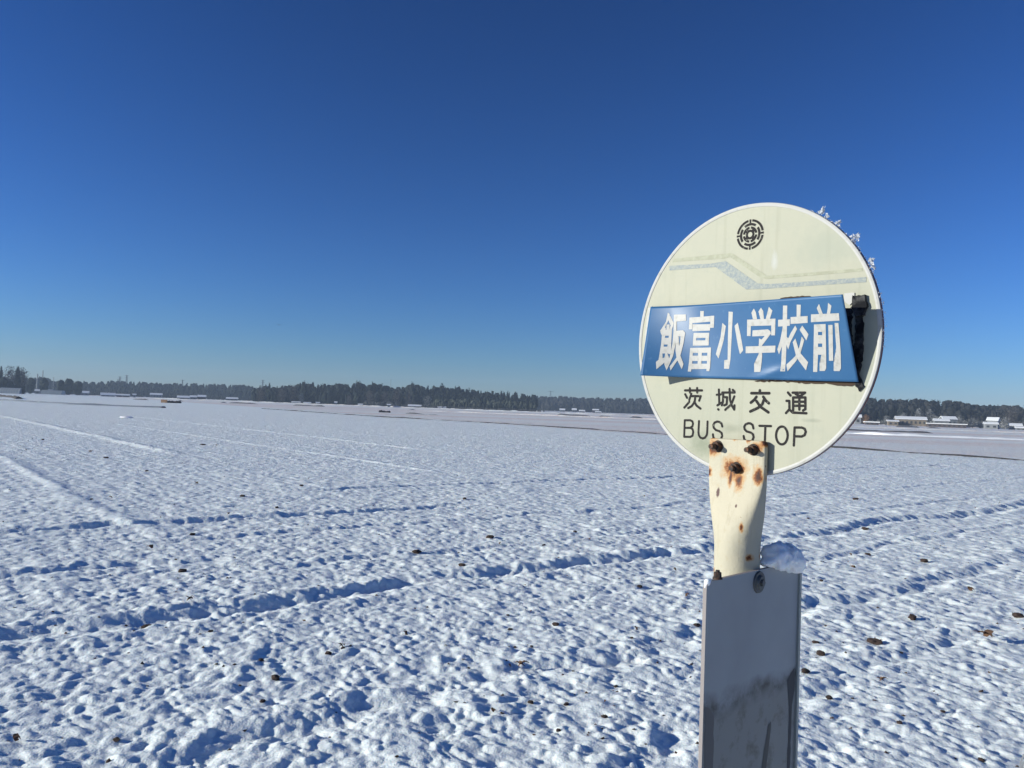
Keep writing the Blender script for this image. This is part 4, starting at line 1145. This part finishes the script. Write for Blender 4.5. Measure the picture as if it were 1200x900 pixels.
tree('evergreen_bush', 13, 545, 446, 'round', f_dark, 'low dark evergreen just right of the rounded one at far left', n_tri=300, seed=6, wpx=12)
tree('evergreen_bush', 28.5, 500, 451, 'round', f_dark, 'small dark bush at the right end of the pale greenhouse', n_tri=240, seed=7, wpx=6)
for k, (px, yt, wp, lb) in enumerate(((37, 442, 14, 'broad blue grey tree below the taller mast on the left'), (52, 441.5, 12, 'broad dark tree right of the masts on the left'),
                                      (72, 444.5, 16, 'wide dark evergreen grove tree left of the white roofs'), (81, 443.5, 16, 'tallest wide evergreen in the grove on the left'),
                                      (92, 446, 14, 'rightmost wide evergreen of the grove on the left'))):
    tree('evergreen_tree', px, 640, yt, 'round', f_dark, lb, n_tri=460, seed=20 + k, wpx=wp)
for k, (px, yt, wp, mt, lb) in enumerate(((307, 452, 14, f_brown, 'pale leafless tree at the left tip of the evergreen wood'),
        (332, 452, 18, f_brown, 'broad grey leafless tree left of the dark evergreen block'), (345, 451, 12, f_brown, 'narrow grey leafless tree touching the dark evergreen block'),
        (354, 461, 7, f_frost, 'small pale frosted tree before the dark evergreen block'), (410, 463, 8, f_brown, 'small greenish bare tree before the evergreen block'),
        (435, 458, 17, f_brown, 'big rounded grey tree before the evergreens near the white hut'), (452, 459, 12, f_brown, 'grey leafless tree behind the white hut'),
        (466, 456, 14, f_brown, 'tall grey leafless tree right of the white hut'), (480, 457, 12, f_brown, 'brownish leafless tree in front of the central dark wood'),
        (502, 464, 10, f_frost, 'frosted shrub left of the pale thicket'))):
    tree('leafless_tree', px, 575, yt, 'round', mt, lb, n_tri=420, seed=40 + k, wpx=wp)
for k, (px, yt, wp, lb) in enumerate(((316, 448.5, 6, 'dark pine standing out at the left of the evergreen wood'), (357, 446.5, 8, 'rounded dark pine on top of the evergreen block'),
        (418, 445.5, 4, 'pointed conifer spire, first on the right end of the evergreen wood'), (422, 446.5, 4, 'conifer spire just right of the tallest spire'),
        (436.5, 446.5, 5, 'paired conifer spire above the rounded grey tree'), (448, 449, 4, 'small conifer spire sloping down to the central gap'),
        (483, 447.5, 9, 'round headed dark pine on the central skyline'), (518, 449, 4, 'pointed conifer right of the round headed pine'),
        (534, 452, 4, 'conifer spire where the central skyline starts to fall'), (550, 454.5, 4, 'small spire halfway down the central skyline'),
        (595, 458.5, 4, 'small spire near the right end of the central skyline'), (613, 461, 4, 'last small spire of the central dark wood'))):
    tree('pine_tree', px, 625, yt, 'col' if wp > 5 else 'cone', f_dark, lb, n_tri=260, seed=60 + k, wpx=wp)
for k, (px, yt, wp, lb) in enumerate(((1078, 479, 10, 'pale bare tree behind the right end of the tan hall'), (1090, 480, 13, 'tall frosted bare tree right of the tan hall'),
        (1097, 488, 12, 'low frosted tree in front of the long open roof'), (1125, 487, 13, 'rounded frosted tree right of the snowy gable house'),
        (1141, 490, 15, 'wide frosted tree between the gable house and the two storey house'), (1150, 494, 10, 'low frosted shrub left of the two storey house'),
        (1178, 489, 14, 'grey frosted tree right of the two storey house'), (1187, 476, 22, 'large round leafless tree on the lower slope of the right hill'),
        (1060, 484, 9, 'grey leafless tree above the roof of the tan hall'), (1040, 487, 9, 'grey leafless tree left of the tan hall'))):
    tree('frosted_tree', px, 400 if yt > 481 else 430, yt, 'round', f_frost if yt > 478 else f_brown, lb, n_tri=380, seed=80 + k, wpx=wp)
tree('autumn_tree', 1016, 395, 486, 'round', fol_mat('autumn', (.20, .11, .05), (.28, .16, .08)), 'orange brown tree by the right edge of the round sign', n_tri=300, seed=99, wpx=9)

# ---------------------------------------------------------------- far buildings
wall_white = new_mat('wall_white', (.25, .26, .27), .8)
wall_tan = new_mat('wall_tan', (.20, .165, .125), .8)
wall_grey = new_mat('wall_grey', (.17, .18, .19), .8)
wall_pink = new_mat('wall_brown', (.10, .08, .08), .8)
glass_d = new_mat('window_dark', (.05, .055, .06), .25)
roof_snow = new_mat('roof_snow', (.88, .89, .90), .7)
bump(roof_snow, noise(roof_snow, coords(roof_snow), 1.5, 3), .3, .1)
film = new_mat('greenhouse_film', (.30, .32, .33), .35)
def house(px, D, w, dep, hwall, hroof, wm, label, name='house', rot=0.0, nwin=3, cat='house', gable=True, base=0.0, hip=False):
    x = tb(px) * D; rot -= math.atan(tb(px)) * .8
    if px < 760:
        hwall *= .62; hroof *= .72; w *= .9
    o = link(name, None, loc=(x, D, base - .02), rot=(0, 0, rot), label=label, cat=cat)
    bm = bmesh.new(); bmesh.ops.create_cube(bm, size=1)
    for v in bm.verts: v.co = Vector((v.co.x * w, v.co.y * dep, (v.co.z + .5) * hwall))
    link('wall', bm_mesh('wall', bm, wm), parent=o)
    bm = bmesh.new(); e = .45; X, Y = w / 2 + e, dep / 2 + e; z0 = hwall + .02; t = .22; ins = X * .45 if hip else 0
    if gable:
        top = [(-X, -Y, z0), (X, -Y, z0), (X, Y, z0), (-X, Y, z0), (-X + ins, 0, z0 + hroof), (X - ins, 0, z0 + hroof)]
        V = [bm.verts.new(p) for p in top] + [bm.verts.new((p[0], p[1], p[2] + t)) for p in top]
        for q in ((6, 7, 11, 10), (8, 9, 10, 11), (0, 4, 5, 1), (2, 5, 4, 3), (0, 1, 7, 6), (2, 3, 9, 8), (1, 5, 11, 7), (5, 2, 8, 11), (3, 4, 10, 9), (4, 0, 6, 10)): bm.faces.new([V[k] for k in q])
        if not hip:
            pass
    else:
        bmesh.ops.create_cube(bm, size=1)
        for v in bm.verts: v.co = Vector((v.co.x * 2 * X, v.co.y * 2 * Y, z0 + (v.co.z + .5) * hroof))
    bmesh.ops.recalc_face_normals(bm, faces=bm.faces)
    link('roof', bm_mesh('roof', bm, roof_snow), parent=o)
    if gable and not hip:
        for sx in (-1, 1):
            bm = bmesh.new()
            V = [bm.verts.new((sx * w / 2, s2 * dep / 2, hwall - .01)) for s2 in (-1, 1)] + [bm.verts.new((sx * w / 2, 0, hwall + hroof * .96))]
            bm.faces.new(V)
            link('gable', bm_mesh('gable', bm, wm), parent=o)
    for k in range(nwin):
        wx = -w / 2 + w * (k + .5) / nwin
        bm = bmesh.new(); bmesh.ops.create_cube(bm, size=1)
        for v in bm.verts: v.co = Vector((wx + v.co.x * w / nwin * .45, -dep / 2 - .02 + v.co.y * .1, hwall * .52 + v.co.z * hwall * .4))
        wo = link('window', bm_mesh('window', bm, glass_d), parent=o)
    return o
def gh(px, D, w, h, label, dep=6.):
    """arched film greenhouse"""
    o = link('greenhouse', None, loc=(tb(px) * D, D, -.02), label=label, cat='greenhouse')
    bm = bmesh.new(); rows = []
    for i in range(9):
        x = -w / 2 + w * i / 8
        rows.append([bm.verts.new((x, -dep / 2 * math.cos(math.pi * k / 10), h * (math.sin(math.pi * k / 10)) ** .6)) for k in range(11)])
    for A_, B_ in zip(rows[:-1], rows[1:]):
        for k in range(10): bm.faces.new((A_[k], B_[k], B_[k + 1], A_[k + 1]))
    bm.faces.new(rows[0]); bm.faces.new(rows[-1])
    link('film_cover', bm_mesh('film_cover', bm, film), parent=o)
    for i in range(9):
        bm = bmesh.new(); x = -w / 2 + w * i / 8
        pr = None
        for k in range(11):
            p = Vector((x, -(dep / 2 + .04) * math.cos(math.pi * k / 10), (h + .04) * (math.sin(math.pi * k / 10)) ** .6))
            if pr is not None: limb_bm(bm, pr, p, .05, .05, 4)
            pr = p
        link('hoop', bm_mesh('hoop', bm, wall_grey), parent=o)
    return o
gh(15, 500, 13, 3.6, 'long pale greenhouse below the bare trees on the far left')
gh(58, 620, 9, 3.4, 'low pale greenhouse right of the masts, left of a twin')
gh(69, 610, 8, 3.2, 'low greyish greenhouse just left of the dark grove')
house(52, 660, 13, 8, 3.6, 1.8, wall_grey, 'grey roofed shed behind the low pale greenhouses', nwin=3, name='shed', cat='shed')
house(98, 690, 10, 8, 3.2, 2.2, wall_grey, 'grey house with pale roof below the grove, left of the bright white roof', nwin=3)
house(127.5, 600, 10.5, 8, 1.6, 2.2, wall_white, 'building with the brightest broad snow roof on the left', nwin=3, rot=.1)
house(141, 610, 4.2, 5, 1.8, 1.4, wall_pink, 'small white roofed house right of the brightest broad roof', nwin=2)
house(149, 610, 4.6, 5, 1.8, 1.4, wall_pink, 'second small white roofed house right of the brightest broad roof', nwin=2)
house(158.5, 600, 2.0, 2.5, 3.2, .8, wall_white, 'narrow pale hut standing alone right of the small roofs', name='hut', cat='hut', nwin=1)
house(184, 750, 11, 7, 4.2, 2.0, wall_grey, 'grey building behind, above the two small white roofs', nwin=4)
house(216, 640, 9.5, 7, 1.6, 2.0, wall_pink, 'low wide snow roof behind the brown heap', nwin=3)
house(227.5, 650, 5, 6, 2.6, 1.8, wall_grey, 'small pale roof just right of the low wide roof', nwin=2)
house(237.5, 660, 6.5, 6, 3.4, 2.0, wall_pink, 'rightmost small snow roof of the left village', nwin=2)
house(273, 690, 10, 7, 2.2, 1.6, wall_grey, 'grey low farm building near the end of the left wood', nwin=3)
house(348, 570, 6.0, 4, .9, .7, wall_white, 'low white shed roof at the foot of the evergreen block', name='shed', cat='shed', nwin=2)
house(361, 570, 5.0, 4, .7, .6, wall_white, 'second low shed right of the white shed at the evergreen block', name='shed', cat='shed', nwin=2)
house(373.5, 575, 2.4, 3, 1.2, .7, wall_white, 'tiny bright white hut before the dark evergreens', name='hut', cat='hut', nwin=1)
house(394.5, 575, 1.4, 2, 2.2, .9, wall_white, 'tiny narrow white hut before the dark evergreens', name='hut', cat='hut', nwin=1)
house(425, 560, 5, 4, .8, .8, wall_white, 'low snowy roof left of the rounded grey tree', name='shed', cat='shed', nwin=2)
house(456.8, 470, 1.8, 2.4, 2.0, .5, wall_white, 'white hut standing at the field edge in the centre left', name='hut', cat='hut', nwin=1)
house(487, 540, 9, 4, 1.4, 1.2, wall_grey, 'snowy mound roofed shed before the central wood', name='shed', cat='shed', nwin=3)
house(519, 545, 5.5, 4, .9, .8, wall_white, 'bright low shed at the left foot of the pale thicket', name='shed', cat='shed', nwin=2)
house(660, 800, 5.5, 5, 2.6, 1.8, wall_grey, 'leftmost tiny snow roof below the bluish slope', nwin=2)
house(674, 800, 4.5, 5, 3.4, 2.0, wall_grey, 'tiny gabled house below the bluish slope', nwin=2)
house(683, 810, 6, 5, 1.8, 1.6, wall_pink, 'tiny dark house right of the gabled one below the slope', nwin=2)
house(699, 800, 6.5, 5, 4.2, 1.5, wall_pink, 'tiny house with the brightest roof below the bluish slope', nwin=3)
house(702, 760, 5.5, 4, 1.3, 1.0, wall_grey, 'low grey shed in front of the brightest roof below the slope', name='shed', cat='shed', nwin=3)
# right hand village
h1 = house(1068, 375, 12.5, 8, 2.8, 1.2, wall_tan, 'long tan hall with a white roof on the right', name='hall', cat='hall', nwin=7, base=.3)
house(1047, 372, 4.2, 6, 1.9, .5, wall_tan, 'tan annex left of the long tan hall', name='annex', cat='building', nwin=2)
house(1022.5, 365, 5.6, 4, 1.1, .45, wall_pink, 'low open shed with a flat white roof left of the tan hall', name='shed', cat='shed', gable=False, nwin=3)
house(1006, 380, 2.6, 4, 3.2, 1.2, wall_white, 'small pale house beside the rim of the round sign', nwin=1)
house(1112, 395, 6.0, 5, 3.9, 1.3, wall_grey, 'grey house with a snowy gable roof behind the long open roof', nwin=3, rot=.25)
house(1104, 380, 6.0, 5, 2.9, .9, wall_grey, 'low snowy roofed house left of the snowy gable', nwin=3)
house(1110, 365, 15.5, 4, 1.5, .35, wall_pink, 'long low shed with a thin white roof and dark brown front', name='shed', cat='shed', gable=False, nwin=8)
house(1165, 375, 4.2, 4, 3.9, 1.4, wall_white, 'white two storey house with a snow roof among frosted trees', nwin=2, rot=-.3)
house(1162, 371, 5.2, 4, 2.2, .8, wall_white, 'snowy lean-to in front of the white two storey house', name='shed', cat='shed', nwin=2)
house(1191, 372, 4.5, 5, 1.9, .9, wall_grey, 'low house with a bright roof near the right edge', nwin=2)
house(1197, 360, 3.5, 3, .9, .6, wall_grey, 'small snowy shed at the right edge of the view', name='shed', cat='shed', nwin=2)

# masts and pylons
steel = new_mat('mast_steel', (.12, .13, .14), .6, .4)
def mast(px, D, ytop, label, w=.5, arms=0, name='mast', lattice=False):
    h = ht(px, ytop, D)
    o = link(name, None, loc=(tb(px) * D, D, 0), label=label, cat='pylon' if arms else 'mast')
    bm = bmesh.new()
    if lattice:
        for sx in (-1, 1):
            for sy in (-1, 1): limb_bm(bm, Vector((sx * w * 2, sy * w * 2, 0)), Vector((sx * w * .4, sy * w * .4, h)), .18, .12, 4)
        for k in range(10):
            z0 = h * k / 10; z1 = h * (k + 1) / 10; a0 = w * (2 - 1.6 * k / 10); a1 = w * (2 - 1.6 * (k + 1) / 10)
            for sy in (-1, 1):
                limb_bm(bm, Vector((-a0, sy * a0, z0)), Vector((a1, sy * a1, z1)), .09, .09, 4); limb_bm(bm, Vector((a0, sy * a0, z0)), Vector((-a1, sy * a1, z1)), .09, .09, 4)
    else:
        limb_bm(bm, Vector((0, 0, 0)), Vector((0, 0, h)), w * .6, w * .4, 8)
    link('tower' if lattice else 'pole', bm_mesh('tower', bm, steel), parent=o)
    for k in range(arms):
        bm = bmesh.new(); z = h * (.97 - .10 * k); a = w * (3.2 if arms > 1 else 4.5)
        limb_bm(bm, Vector((-a, 0, z)), Vector((a, 0, z)), .18, .18, 4)
        link('crossarm', bm_mesh('crossarm', bm, steel), parent=o)
    return o
mast(50, 850, 434, 'taller of the two dark masts above the left trees', 1.1)
mast(44, 850, 438, 'shorter of the two dark masts above the left trees', 1.3)
mast(63, 850, 442, 'short thin mast right of the two dark masts', .7)
mast(140.5, 950, 441, 'left one of the two close pylons on the left skyline', .8, 2, 'pylon', True)
mast(148.5, 950, 439.5, 'right one of the two close pylons on the left skyline', .8, 2, 'pylon', True)
mast(214, 950, 445, 'faint short pylon over the middle of the left wood', .6, 1, 'pylon', True)
mast(308, 950, 445, 'lone pylon over the left tip of the evergreen wood', .8, 2, 'pylon', True)
mast(645.5, 1000, 458, 'cross shaped pylon above the bluish slope', .9, 1, 'pylon', True)
mast(458, 900, 444, 'thin faint pole above the central gap of the skyline', .35)

# things lying out in the field
def heap(px, D, w, h, label, seed, orange=False):
    o = link('soil_heap', None, loc=(tb(px) * D, D, hz(tb(px) * D, D) - .1), label=label, cat='heap')
    rng = random.Random(seed); bm = bmesh.new()
    for k in range(7):
        x = -w / 2 + w * (k + .5) / 7; r_ = h * rng.uniform(.45, .9)
        res = bmesh.ops.create_icosphere(bm, subdivisions=2, radius=1)
        for v in res['verts']:
            kk = 1 + rng.uniform(-.15, .15); v.co = Vector((x + v.co.x * kk * w / 9, v.co.y * kk * .9, .1 + v.co.z * kk * r_))
    link('heap', bm_mesh('heap', bm, dark_soil), parent=o)
    if orange:
        bm = bmesh.new(); bmesh.ops.create_cube(bm, size=1)
        for v in bm.verts: v.co = Vector((-w / 2 + .5 + v.co.x * 1.7, -1.0 + v.co.y * .5, .55 + v.co.z * .9))
        bmesh.ops.bevel(bm, geom=list(bm.edges), offset=.06, segments=2, affect='EDGES')
        link('tarpaulin', bm_mesh('tarpaulin', bm, new_mat('orange_sheet', (.42, .24, .12), .7)), parent=o)
    return o
heap(203, 232, 4.8, .95, 'long dark heap with an orange brown left end, far out in the field', 1, True)
heap(452, 178, 2.4, .55, 'small brown heap out in the field left of the middle', 2)
def mound(x, y, w, h, label, seed):
    snow_lump('snow_mound', [(-.3 * w, 0, 0, .3 * w, h / (.3 * w)), (0, .05, 0, .34 * w, h / (.34 * w)), (.3 * w, 0, 0, .28 * w, .8 * h / (.28 * w)), (.42 * w, 0, 0, .15 * w, .6)], label, (x, y, hz(x, y) - .02), 0, 3, .25, seed)
mound(-33.2, 69.5, 1.3, .16, 'lone bluish mound of snow in the left middle of the field', 7)

# small bird gliding high on the left
bm = bmesh.new()
for sx in (-1, 1):
    V = [bm.verts.new(p) for p in ((0, -.07, 0), (0, .07, 0), (sx * .16, .05, .05), (sx * .17, -.06, .05), (sx * .36, .0, .01), (sx * .35, -.05, .01))]
    bm.faces.new((V[0], V[1], V[2], V[3])); bm.faces.new((V[3], V[2], V[4], V[5]))
wings = bm_mesh('wing', bm, dark_soil)
bird = link('bird', None, loc=((324 - 600) / 942 * 75., 75., CAMZ + (469 - 381) / 942 * 75.), rot=(0, .1, .3), label='tiny dark bird gliding in the blue sky at the left', cat='bird')
bm = bmesh.new(); res = bmesh.ops.create_icosphere(bm, subdivisions=2, radius=1)
for v in res['verts']:
    t = v.co.y; v.co = Vector((v.co.x * .045 * (1 - .3 * abs(t)), v.co.y * .19, v.co.z * .04))
link('body', bm_mesh('body', bm, dark_soil, True), parent=bird)
link('wings', wings, parent=bird)

# ---------------------------------------------------------------- haze
bm = bmesh.new(); bmesh.ops.create_cube(bm, size=1)
for v in bm.verts: v.co = Vector((v.co.x * 3200, v.co.y * 3200, -1 + (v.co.z + .5) * 56))
hm = bpy.data.materials.new('haze'); hm.use_nodes = True
hm.node_tree.nodes.clear()
ho = hm.node_tree.nodes.new('ShaderNodeOutputMaterial'); pv = hm.node_tree.nodes.new('ShaderNodeVolumePrincipled')
pv.inputs['Color'].default_value = (.62, .78, 1.0, 1); pv.inputs['Density'].default_value = 0.00030
hm.node_tree.links.new(pv.outputs[0], ho.inputs['Volume'])
link('haze', bm_mesh('haze', bm, hm), label='thin pale blue morning haze over the plain', cat='haze', kind='stuff')
